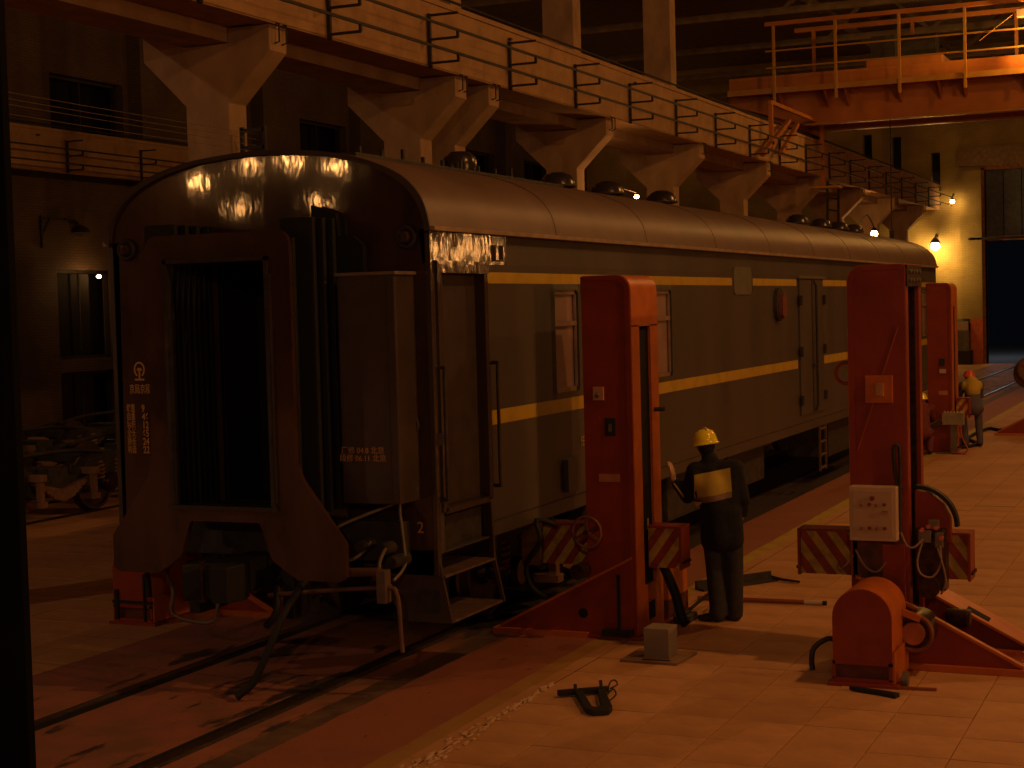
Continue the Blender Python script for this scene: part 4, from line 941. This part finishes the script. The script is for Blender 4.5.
for k, P in enumerate((((.33, -.36, 1.02), (.30, -.42, .88), (.33, -.44, .78), (.42, -.44, .76), (.48, -.4, .86), (.47, -.36, 1.0)), ((.45, -.36, .98), (.50, -.42, .85), (.52, -.42, .72), (.48, -.4, .62)), ((.17, -.39, 1.1), (.22, -.42, 1.0), (.28, -.42, .99), (.34, -.37, 1.05)), ((-.2, -.38, .95), (-.12, -.42, .82), (-.02, -.43, .78), (.05, -.4, .86)), ((-.22, -.37, .9), (-.3, -.4, .80), (-.36, -.3, .82)))):
    MB().tube(P, .009, 6).build('cable', mat('pale_cable_b', (.25, .15, .1), .5) if k == 0 else bpy.data.materials['pale_cable_b'], j2, smooth=1)
for x, z in ((.38, 1.15), (.44, 1.14), (.33, 1.12), (.48, 1.06)): MB().cyl((x, -.37, z), (x, -.33, z), .018, n=8).build('red_terminal', mat('red_terminal', (.6, .12, .08), .4) if x == .38 else bpy.data.materials['red_terminal'], j2)
MB().box(-.22, .2, -.372, -.36, .72, 1.03).build('grimy_plate', mat('grimy_plate', (.10, .035, .02), .5, var=.5, scale=10), j2)
MB().box(.02, .2, -.40, -.36, .55, 1.0).build('door_plate', REDJ, j2, bevel=.005)
MB().cyl((.38, -.40, .66), (.38, -.25, .66), .085, n=20).build('pulley', GREASE, j2, smooth=.6)
MB().cyl((.30, -.85, .32), (.52, -.85, .32), .0, n=4) 
MB().cyl((.30, -.62, .34), (.30, -.30, .34), .15, n=24).build('drive_motor', GREASE, j2, smooth=.6)
MB().torus((.30, -.62, .34), .14, .02, 'y').build('motor_ring', mat('worn_ring', (.2, .07, .03), .5, var=.4), j2, smooth=1)
MB().cyl((.30, -.66, .34), (.30, -.60, .34), .09, n=18).build('motor_cap', mat('orange_brown_cap', (.4, .12, .04), .5, var=.3), j2, smooth=.6)
MB().bar((.0, -.70, .60), (.36, -.66, .46), .05, .05).build('motor_strut', ORJ, j2)
MB().box(.46, .66, -.12, .0, .30, .44).build('junction_box', GREASE, j2, bevel=.03)
MB().tube([(-.24, -.65, .24), (-.36, -.68, .27), (-.47, -.72, .2), (-.49, -.74, .1), (-.48, -.75, .02)], .022, 8).build('base_pipe', DARKM, j2, smooth=1)
MB().lathe([(.0, -.02), (.06, -.02), (.06, .02), (0, .02)], (.30, -1.0, .06), 16, 'x').build('caster_wheel', GREYM, j2, smooth=.6)
# partner jacks
j3 = jack((2.30, 20.46, 0), PI, 'far lifting jack beside the coach end, two workers crouching at it', beam=(-.5, .8), near=1)
MB().box(-.10, -.0, .36, .385, 1.66, 1.80).build('black_label', bpy.data.materials['black_plate'], j3)
MB().box(-.12, .0, .36, .38, 1.52, 1.6).build('name_plate', CREAM, j3); MB().box(-.15, .02, .36, .37, 1.10, 1.18).build('name_plate', bpy.data.materials['plate_pinkish'], j3)
j4 = jack((-2.44, 2.39, 0), 0, 'lifting jack on the far side of the coach, only its red motor cover in view', beam=(-.6, .9), near=-1)
MB().box(-.24, .23, -1.115, -1.10, .205, .235).box(-.21, -.17, -1.12, -1.10, .05, .34).box(.13, .15, -1.12, -1.10, .04, .5).build('dark_strap', BLACK, j4)
j5 = jack((3.95, 24.4, 0), PI, 'lifting jack at the right picture edge, its red leg lying on the floor', beam=(-.5, .28), near=1)
MB().torus((.46, .0, 1.3), .24, .09, 'y', 22, 8).torus((.42, .12, 1.38), .22, .08, 'y', 22, 8).build('cable_coil', mat('brown_rope', (.16, .08, .05), .9, var=.5, scale=30, bump=.5, bscale=40), j5, smooth=1)
jack((-2.44, 20.5, 0), 0, 'lifting jack hidden behind the far end of the coach', near=-1)

# ------------------------------------------------------------------ control console of the far jack, cables
t = thing('control_stand', 'grey box on a post in front of the far jack', 'control stand', (2.58, 19.85, 0))
MB().box(-.2, .2, -.08, .08, .55, .78).build('box', mat('grey_green_box', (.28, .24, .17), .5), t, bevel=.01)
MB().box(-.05, .06, -.04, .04, 0.02, .55).build('post', GREYM, t); MB().box(-.3, .22, -.16, .16, 0, .02).build('base', GREYM, t)
for k in range(6): MB().cyl((-.16 + .06 * k, 0, .78), (-.16 + .06 * k, 0, .81), .018, n=8).build('button', CREAM, t)
t = thing('tow_bar', 'dark slanting bar leaning on the grey box at the far jack', 'bar', (2.2, 19.7, 0))
MB().bar((-.35, 0, .30), (.18, .05, .62), .12, .09).build('arm', DARKM, t); MB().cyl((-.2, 0, .22), (-.2, .06, .22), .07, n=14).build('roller', BLACK, t); MB().bar((-.3, 0, 0), (-.3, 0, .33), .05).build('prop', DARKM, t)
o = MB().tube([(2.45, 20.4, .03), (2.8, 21.5, .04), (2.40, 23.0, .03), (2.5, 25.2, .05), (2.75, 25.1, .03), (3.1, 25.3, .03), (4.6, 25.6, .03)], .035, 8).build('power_cable', BLACK, smooth=1); tag(o, 'black cable lying on the floor beyond the far jack', 'cable')
o = MB().tube([(2.7, 19.9, .5), (2.75, 19.8, .3), (2.85, 19.75, .1), (2.8, 19.6, .03), (2.6, 19.65, .03)], .018, 8).build('hanging_cable', mat('red_cable', (.35, .07, .04), .5), smooth=1); tag(o, 'red cable drooping from the grey box to the floor', 'cable')

# ------------------------------------------------------------------ small things on the floor
t = thing('floor_socket', 'short grey square post on a base plate in front of the near jack', 'socket post', (2.94, 1.36, 0))
MB().box(-.11, .11, -.12, .12, .02, .27).build('post', BLOCKM, t, bevel=.006); MB().prism([(-.28, -.24), (.22, -.26), (.25, .22), (-.27, .22)], 0.001, .02, 'z').build('base_plate', mat('base_plate_brown', (.26, .15, .09), .8, var=.3), t)
MB().box(-.1, .14, -.2, -.17, .018, .024).build('plate_slot', VOIDM, t)
t = thing('clevis', 'black U shaped iron clevis lying on the pavers in front', 'clevis', (2.93, -.2, 0.002))
a = [(-.20, .02), (-.15, .30), (-.09, .30), (-.09, .26)]
MB().prism([(-.185, .08), (.08, -.38), (.16, -.44), (.26, -.37), (.25, -.27), (-.02, .27), (-.07, .26), (.165, -.28), (.15, -.34), (.11, -.32), (-.14, .12)], 0, .045, 'z').build('yoke', BLACK, t, bevel=.006)
MB().bar((-.30, .02, .03), (.02, .26, .03), .05, .04).build('cross_bar', BLACK, t)
MB().bar((-.18, .09, .03), (-.19, .10, .09), .02).build('pin', BLACK, t); MB().bar((-.04, .27, .03), (-.05, .28, .09), .02).build('pin', BLACK, t)
MB().tube([(.02, .26, .03), (.0, .34, .05), (-.02, .44, .05), (-.0, .47, .05), (.05, .38, .04), (.03, .28, .03)], .006, 6).build('wire_loop', BLACK, t)
MB().tube([(.10, -.02, .04), (.14, .04, .09), (.18, -.0, .06), (.17, -.1, .04)], .006, 6).build('wire_loop', BLACK, t)
t = thing('channel_iron', 'dark steel channel bar lying on the floor behind the worker', 'bar', (2.58, 4.95, 0))
MB().bar((-.32, -.43, .05), (.26, .38, .05), .03, .09).bar((-.27, -.46, .012), (.31, .35, .012), .14, .02).build('channel', DARKM, t)
MB().tube([(.26, .38, .04), (.40, .34, .02), (.62, .22, .02), (.30, .30, .03)], .012, 6).build('hook_wire', BLACK, t)
t = thing('pole', 'red brown pole with a pale taped end lying behind the worker', 'pole', (3.1, 3.98, 0))
MB().cyl((-.65, .0, .025), (.42, .05, .025), .022, n=10).build('shaft', WOODR, t, smooth=1); MB().cyl((.42, .05, .025), (.60, .055, .025), .023, n=10).build('taped_end', WHITEM, t, smooth=1); MB().cyl((.60, .055, .025), (.64, .057, .025), .022, n=10).build('tip', BLACK, t)
t = thing('foot_stand', 'small black pipe stand at the feet of the worker', 'stand', (2.72, 3.3, 0))
MB().tube([(-.15, -.1, .02), (-.02, .3, .16), (.05, .42, .17), (.08, .05, .16), (.09, -.0, .1), (.1, -.15, .02), (.16, -.22, .02)], .016, 8, 2).build('pipe', BLACK, t, smooth=1)
MB().bar((.1, -.15, .0), (.24, -.22, .02), .05, .02).build('foot', BLACK, t)
t = thing('grease_tray', 'flat dark block on the floor at the end of the ribbed hose', 'block', (2.66, 2.95, 0)); MB().box(-.07, .07, -.2, .12, 0, .07).build('block', DARKM, t, bevel=.01); MB().box(-.03, .03, -.1, .05, .07, .09).build('grip', BLACK, t)
o = MB().prism([(4.67, .71), (4.72, .66), (4.90, .60), (5.05, .53), (5.07, .60), (4.92, .66), (4.74, .71)], .001, .03, 'z').build('flat_iron', BLACK); tag(o, 'bent black flat iron lying in front of the orange motor cover', 'iron bar')
o = MB().bar((4.98, .83, .012), (5.30, .86, .012), .03, .02).build('thin_rod', WOODR); tag(o, 'thin brown rod lying right of the orange motor cover', 'rod')
# far cabinet
t = thing('wall_cabinet', 'grey cabinet against the far wall left of the door', 'cabinet', (-3.25, 61.75, 0.3))
MB().box(-.75, .28, -.5, .2, .3, 1.55).build('body', mat('cabinet_grey', (.22, .2, .15), .6), t, bevel=.01); MB().box(-.75, .28, -.52, .2, 1.2, 1.56).build('top_panel', CREAM, t); MB().box(-.7, .1, -.52, -.5, .5, 1.15).build('door', GREYM, t); MB().box(-.9, .4, -.9, .2, -.3, .3).build('plinth', DARKM, t)
# mast in the foreground at the left picture edge
t = thing('door_post', 'dark steel post very close to the camera at the left picture edge', 'post', (5.782, -9.83, 0))
MB().box(-.12, .138, -.006, .006, 0, 8).build('flange', mat('near_post', (.005, .005, .006), .8, spec=.05), t); MB().box(-.12, -.108, -.006, .15, 0, 8).build('web', bpy.data.materials['near_post'], t)

# ------------------------------------------------------------------ people
def cones(parts, voxel, name, m, parent, smooth_it=4):
    """union of tapered round limbs -> one continuous surface"""
    b = MB()
    for p0, p1, r0, r1 in parts:
        p0 = Vector(p0); p1 = Vector(p1); d = p1 - p0; L_ = d.length
        if L_ < 1e-4: p1 = p0 + Vector((0, 0, 1e-3)); d = p1 - p0; L_ = d.length
        sx = 1; qm = d.to_track_quat('Z', 'Y').to_matrix().to_4x4(); qm.translation = p0
        prof = [(r0 * math.cos(R(a)), r0 * math.sin(R(a))) for a in (-89.9, -70, -50, -30, -12)] + [(r0, 0), (r1, L_)] + [(r1 * math.cos(R(a)), L_ + r1 * math.sin(R(a))) for a in (12, 30, 50, 70, 89.9)]
        q2 = MB().lathe(prof, n=14); n0 = len(q2.v) - 14; q2.f.append(tuple(range(13, -1, -1))); q2.f.append(tuple(range(n0, n0 + 14)))
        b.add(q2.v, q2.f, qm)
    return remesh(b, voxel, name, m, parent, smooth_it)
def remesh(b, voxel, name, m, parent, smooth_it=4):
    o = b.build('tmp', m); md = o.modifiers.new('r', 'REMESH'); md.mode = 'VOXEL'; md.voxel_size = voxel
    if smooth_it: ms = o.modifiers.new('s', 'SMOOTH'); ms.iterations = smooth_it; ms.factor = .5
    dg = bpy.context.evaluated_depsgraph_get(); me = bpy.data.meshes.new_from_object(o.evaluated_get(dg)); bpy.data.objects.remove(o)
    me.name = name
    for p in me.polygons: p.use_smooth = True
    me.materials.clear(); me.materials.append(m)
    r = bpy.data.objects.new(name, me); COL.objects.link(r); r.parent = parent; return r
def ellip(b, c, r, n=16, rot=None):
    q2 = MB().lathe([(math.cos(R(a)), math.sin(R(a))) for a in (-89.9, -70, -50, -30, -10, 10, 30, 50, 70, 89.9)], n=n)
    q2.f.append(tuple(range(n - 1, -1, -1))); q2.f.append(tuple(range(len(q2.v) - n, len(q2.v))))
    M = Matrix.Translation(c) @ (rot or Matrix.Identity(4)) @ Matrix.Diagonal((*r, 1)); return b.add(q2.v, q2.f, M)
def hand(wrist, dirv, palmn, s=1.0, m=None, parent=None, curl=.5, name='hand', thumb=1):
    d = Vector(dirv).normalized(); n = Vector(palmn); n = (n - d * n.dot(d)).normalized(); side = d.cross(n) * thumb; w = Vector(wrist)
    P = [(w, w + d * .035 * s, .026 * s, .03 * s)]
    for k, (o_, ln) in enumerate(((-.030, .072), (-.010, .082), (.011, .077), (.031, .06))):
        base = w + d * .085 * s - side * o_ * s; P.append((w + d * .03 * s - side * o_ * .5 * s, base, .019 * s, .0125 * s))
        c1 = base + (d * math.cos(curl * .5) + n * math.sin(curl * .5)) * ln * .45 * s; c2 = c1 + (d * math.cos(curl * 1.3) + n * math.sin(curl * 1.3)) * ln * .32 * s; c3 = c2 + (d * math.cos(curl * 2) + n * math.sin(curl * 2)) * ln * .25 * s
        P += [(base, c1, .0115 * s, .010 * s), (c1, c2, .010 * s, .0092 * s), (c2, c3, .0092 * s, .0078 * s)]
    tb = w + d * .03 * s + side * .028 * s; t1 = tb + (side * .75 + d * .6 + n * .25) * .042 * s; t2 = t1 + (side * .35 + d * .9 + n * .2) * .034 * s
    P += [(w + d * .015 * s, tb, .018 * s, .015 * s), (tb, t1, .0145 * s, .0125 * s), (t1, t2, .0125 * s, .0095 * s)]
    return cones(P, .0055 * s, name, m, parent, 2)

# worker: standing with the back to the camera, left hand on the jack
W = thing('person', 'person in black jacket with yellow back panel and yellow hard hat touching the jack', 'person', (2.98, 3.0, 0))
# local directions: F = facing (towards jack and coach end), S = the figure's right
def L3(x, y, z): return (x, y, z)
hip = Vector((0.02, 0.0, .93)); neck = Vector((-.075, .02, 1.50)); head = Vector((-.125, .035, 1.655))
shL = Vector((-.215, -.02, 1.415)); shR = Vector((.15, .06, 1.435))
elL = Vector((-.30, .0, 1.17)); wrL = Vector((-.43, -.03, 1.33)); elR = Vector((.22, .06, 1.15)); wrR = Vector((.17, .22, 1.0))
kL = Vector((-.055, .03, .50)); aL = Vector((-.02, -.02, .09)); kR = Vector((.12, .05, .50)); aR = Vector((.115, .07, .09))
hL = hip + Vector((-.085, 0, -.02)); hR = hip + Vector((.09, .03, -.02))
body = [(hip, (hip + neck) / 2, .125, .125), ((hip + neck) / 2, neck - Vector((0, 0, .22)), .12, .10), (neck - Vector((0, 0, .12)), neck + Vector((-.02, 0, .05)), .055, .05), (neck, head - Vector((0, 0, .06)), .056, .055),
        (shL, shR, .06, .06), (shL, elL, .055, .045), (elL, wrL, .043, .03), (shR, elR, .055, .045), (elR, wrR, .043, .03),
        (hL, kL, .085, .058), (kL, aL, .056, .038), (hR, kR, .085, .058), (kR, aR, .056, .038)]
bb = MB()
for p0, p1, r0, r1 in body:
    d = p1 - p0; L_ = d.length; qm = d.to_track_quat('Z', 'Y').to_matrix().to_4x4(); qm.translation = p0
    prof = [(r0 * math.cos(R(a)), r0 * math.sin(R(a))) for a in (-89.9, -60, -30)] + [(r0, 0), (r1, L_)] + [(r1 * math.cos(R(a)), L_ + r1 * math.sin(R(a))) for a in (30, 60, 89.9)]
    q2 = MB().lathe(prof, n=14); q2.f.append(tuple(range(13, -1, -1))); q2.f.append(tuple(range(len(q2.v) - 14, len(q2.v)))); bb.add(q2.v, q2.f, qm)
ellip(bb, head + Vector((0, 0, .0)), (.076, .092, .112))
face = Vector((-.62, .78, 0)).normalized(); sd = Vector((face.y, -face.x, 0))
ellip(bb, head + face * .088 + Vector((0, 0, -.02)), (.014, .014, .028)); ellip(bb, head + face * .07 + Vector((0, 0, -.075)), (.035, .035, .03))
for s in (-1, 1): ellip(bb, head + sd * s * .078 + Vector((0, 0, -.015)), (.016, .02, .032)); ellip(bb, head + face * .074 + sd * s * .03 + Vector((0, 0, .015)), (.016, .016, .01))
remesh(bb, .012, 'body', SKIN, W, 3)
hr = MB(); ellip(hr, head - face * .022 + Vector((0, 0, -.0)), (.082, .094, .108)); remesh(hr, .012, 'hair', CLOTHB, W, 1)
# jacket
jk = [(hip + Vector((0, 0, -.13)), hip + Vector((-.01, 0, .12)), .158, .152), (hip + Vector((-.01, 0, .1)), neck + Vector((.02, 0, -.22)), .155, .150), (neck + Vector((.02, 0, -.2)), neck + Vector((.02, 0, -.14)), .15, .12), (neck + Vector((.01, 0, -.14)), neck + Vector((-.005, 0, -.01)), .13, .085),
      (shL, neck + Vector((.02, .0, -.07)), .085, .09), (shR, neck + Vector((.0, .0, -.07)), .085, .09), (shL, elL, .085, .07), (elL, wrL + Vector((.035, .01, -.04)), .07, .052), (shR, elR, .08, .066), (elR, wrR, .064, .05),
      (hip + Vector((-.07, 0, -.16)), hip + Vector((-.07, 0, .1)), .13, .13), (hip + Vector((.08, .02, -.16)), hip + Vector((.07, .01, .1)), .13, .13), (shL + Vector((.03, 0, -.06)), hip + Vector((-.08, 0, .12)), .10, .10), (shR + Vector((-.02, 0, -.06)), hip + Vector((.08, .01, .12)), .10, .10)]
jo = cones(jk, .013, 'jacket', CLOTHB, W, 5)
cones([(neck + Vector((-.0, 0, .0)), neck + Vector((-.012, .003, .035)), .082, .074)], .009, 'collar', CLOTHB, W, 1)
cones([(hL + Vector((0, 0, .02)), kL, .112, .09), (kL, aL + Vector((0, 0, -.015)), .09, .078), (hR + Vector((0, 0, .02)), kR, .112, .09), (kR, aR + Vector((0, 0, -.015)), .09, .078)], .012, 'trousers', CLOTHG, W, 4)
# back panel conforming to the jacket (projected patch)
def patch(o, quad, thick, m, name, parent, view, off=.006):
    """grid over a quad (in the parent's frame), pushed onto the surface of o along view"""
    from mathutils.bvhtree import BVHTree
    bt = BVHTree.FromPolygons([v.co for v in o.data.vertices], [p.vertices for p in o.data.polygons]); view = Vector(view).normalized()
    N_ = 10; vs = []; fs = []
    for j in range(N_ + 1):
        for i in range(N_ + 1):
            a = Vector(quad[0]).lerp(Vector(quad[1]), i / N_); b_ = Vector(quad[3]).lerp(Vector(quad[2]), i / N_); p = a.lerp(b_, j / N_)
            h = bt.ray_cast(p - view * 1.0, view); vs.append((h[0] - view * off) if h[0] is not None else p)
    for j in range(N_):
        for i in range(N_): k = j * (N_ + 1) + i; fs.append((k, k + 1, k + N_ + 2, k + N_ + 1))
    n = len(vs); me_v = vs + [v + view * thick for v in vs]
    b = MB(); b.add(me_v, fs + [tuple(i + n for i in f[::-1]) for f in fs]); return b.build(name, m, parent, smooth=1)
bk_n = Vector((-.36, .93, 0))
patch(jo, [(-.125, -.3, 1.165), (.195, -.18, 1.235), (.185, -.18, 1.45), (-.125, -.3, 1.385)], .012, PATCH, 'back_panel', W, bk_n)
patch(jo, [(-.13, -.3, 1.11), (.195, -.18, 1.18), (.195, -.18, 1.235), (-.125, -.3, 1.165)], .012, PATCHG, 'reflective_band', W, bk_n)
# forearm stripe
MB().tube([elL + Vector((-.02, -.062, .0)), (elL + wrL) / 2 + Vector((.0, -.062, -.01)), wrL + Vector((.02, -.05, -.03))], .012, 6, 2).build('sleeve_stripe', PATCHG, W, smooth=1)
hand(wrL, (-.1, .05, 1), (-1, .1, .1), 1.05, GLOVE, W, .35, 'gloved_hand', -1)
hand(wrR, (-.3, .6, -.7), (-1, 0, -.1), 1.0, GLOVE, W, .6, 'gloved_hand', 1)
# helmet
hc_ = head + Vector((0, 0, .035)); hb = MB()
hb.lathe([(0.0, .115), (.04, .112), (.08, .09), (.102, .055), (.112, .01), (.118, -.015), (.128, -.024), (.126, -.03), (.108, -.02), (.1, .0), (.085, .06), (.0, .1)], tuple(hc_), 28)
hb2 = MB(); hb2.add(hb.v, hb.f, Matrix.Translation(hc_) @ Matrix.Rotation(R(-8), 4, 'Y') @ Matrix.Translation(-hc_))
he = hb2.build('hard_hat', HATY, W, smooth=.8)
MB().tube([hc_ - face * .10 + Vector((0, 0, .03)), hc_ - face * .05 + Vector((0, 0, .105)), hc_ + Vector((.0, 0, .122)), hc_ + face * .05 + Vector((0, 0, .107)), hc_ + face * .1 + Vector((0, 0, .04))], .011, 8).build('hat_ridge', HATY, he, smooth=1)
bmv = MB().prism([(-.075, .09), (0, .155), (.075, .09), (.06, .07), (-.06, .07)], -.03, -.022, 'z')
bv = MB(); bv.add(bmv.v, bmv.f, Matrix.Translation(hc_) @ Matrix.Rotation(math.atan2(-face.x, face.y), 4, 'Z')); bv.build('hat_visor', HATY, he)
for nm, a_, tw in (('boot', aL, R(35)), ('boot', aR, R(40))):
    f2 = Vector((-math.sin(tw) * -1 * -1, math.cos(tw), 0)); f2 = Vector((-math.sin(tw), math.cos(tw), 0))
    f2 = Vector((-.75, -.1, 0)).normalized() if a_ is aL else Vector((-.55, .35, 0)).normalized()
    cones([(a_ + Vector((0, 0, .03)), Vector((a_.x, a_.y, .05)), .055, .048), (Vector((a_.x, a_.y, .045)) - f2 * .03, Vector((a_.x, a_.y, .042)) + f2 * .12, .042, .038), (Vector((a_.x, a_.y, .035)) + f2 * .08, Vector((a_.x, a_.y, .034)) + f2 * .165, .035, .032)], .008, nm, BOOT, W, 2)

def crouch(loc, rz, lab, top, pants, hat, lean=.5, base=.45):
    t = thing('person', lab, 'person', loc, rz)
    hip = Vector((0, 0, base)); nk = Vector((0, .42, base + .42)) if lean > .4 else Vector((0, .2, base + .5)); hd = nk + Vector((0, .12, .08))
    F = lambda s: [(hip + Vector((s * .09, 0, 0)), Vector((s * .16, .34, base + (-.0))), .08, .06), (Vector((s * .16, .34, base)), Vector((s * .14, .12, .08)), .055, .04)]
    body = [(hip, nk - Vector((0, .03, .05)), .12, .12), (nk, hd, .055, .055)]
    arms = []
    for s in (-1, 1):
        body += F(s); sh = nk + Vector((s * .17, -.02, -.04)); el = sh + Vector((s * .04, .16, -.22)); wr = el + Vector((-s * .06, .2, -.04))
        body += [(nk - Vector((0, 0, .05)), sh, .07, .065), (sh, el, .055, .045), (el, wr, .042, .03)]; arms.append((sh, el, wr))
    bb = MB()
    for p0, p1, r0, r1 in body + [(hd + Vector((0, .02, .0)), hd + Vector((0, .03, .06)), .085, .085)]:
        d = p1 - p0; qm = d.to_track_quat('Z', 'Y').to_matrix().to_4x4(); qm.translation = p0
        q2 = MB().lathe([(r0 * math.cos(R(a)), r0 * math.sin(R(a))) for a in (-89.9, -45)] + [(r0, 0), (r1, d.length)] + [(r1 * math.cos(R(a)), d.length + r1 * math.sin(R(a))) for a in (45, 89.9)], n=12)
        q2.f.append(tuple(range(11, -1, -1))); q2.f.append(tuple(range(len(q2.v) - 12, len(q2.v)))); bb.add(q2.v, q2.f, qm)
    remesh(bb, .02, 'body', SKIN, t, 2)
    jc = [(hip + Vector((0, 0, .02)), nk - Vector((0, .03, .05)), .155, .15)]
    for sh, el, wr in arms: jc += [(nk - Vector((0, 0, .06)), sh, .1, .085), (sh, el, .075, .062), (el, wr, .06, .045)]
    jj = cones(jc, .02, 'jacket', top, t, 3)
    pc = []
    for s in (-1, 1):
        a_, b_ = F(s); pc += [(a_[0], a_[1], .105, .085), (b_[0], b_[1], .085, .065)]
        cones([(Vector((s * .14, .1, .05)), Vector((s * .15, .27, .04)), .05, .04)], .016, 'boot', BOOT, t, 1)
    cones(pc, .02, 'trousers', pants, t, 2)
    for sh, el, wr in arms: hand(wr, (0, .8, -.5), (0, -.4, -.8), 1.0, GLOVE, t, .6, 'gloved_hand', 1)
    MB().lathe([(0, .12), (.05, .112), (.09, .08), (.112, .02), (.13, -.005), (.11, 0), (.09, .06), (0, .1)], tuple(hd + Vector((0, .03, .05))), 20).build('hard_hat', hat, t, smooth=.8)
    return t, jj, hip, nk
t2, j_, h_, n_ = crouch((2.06, 19.45, 0), R(10), 'person in maroon work clothes crouching left of the far jack', MAROON, MAROON, HATY, .3, .42)
t3, j_, h_, n_ = crouch((2.78, 21.2, 0), R(22), 'person in blue with yellow shoulders and red hard hat bending right of the far jack', BLUEC, BLUEC, HATR, .3, .76)
cones([(n_ + Vector((-.13, -.03, -.05)), n_ + Vector((.13, -.03, -.05)), .10, .10), (n_ + Vector((0, -.05, -.0)), n_ + Vector((0, -.12, -.16)), .14, .15)], .02, 'yellow_yoke', PATCH, t3, 2)
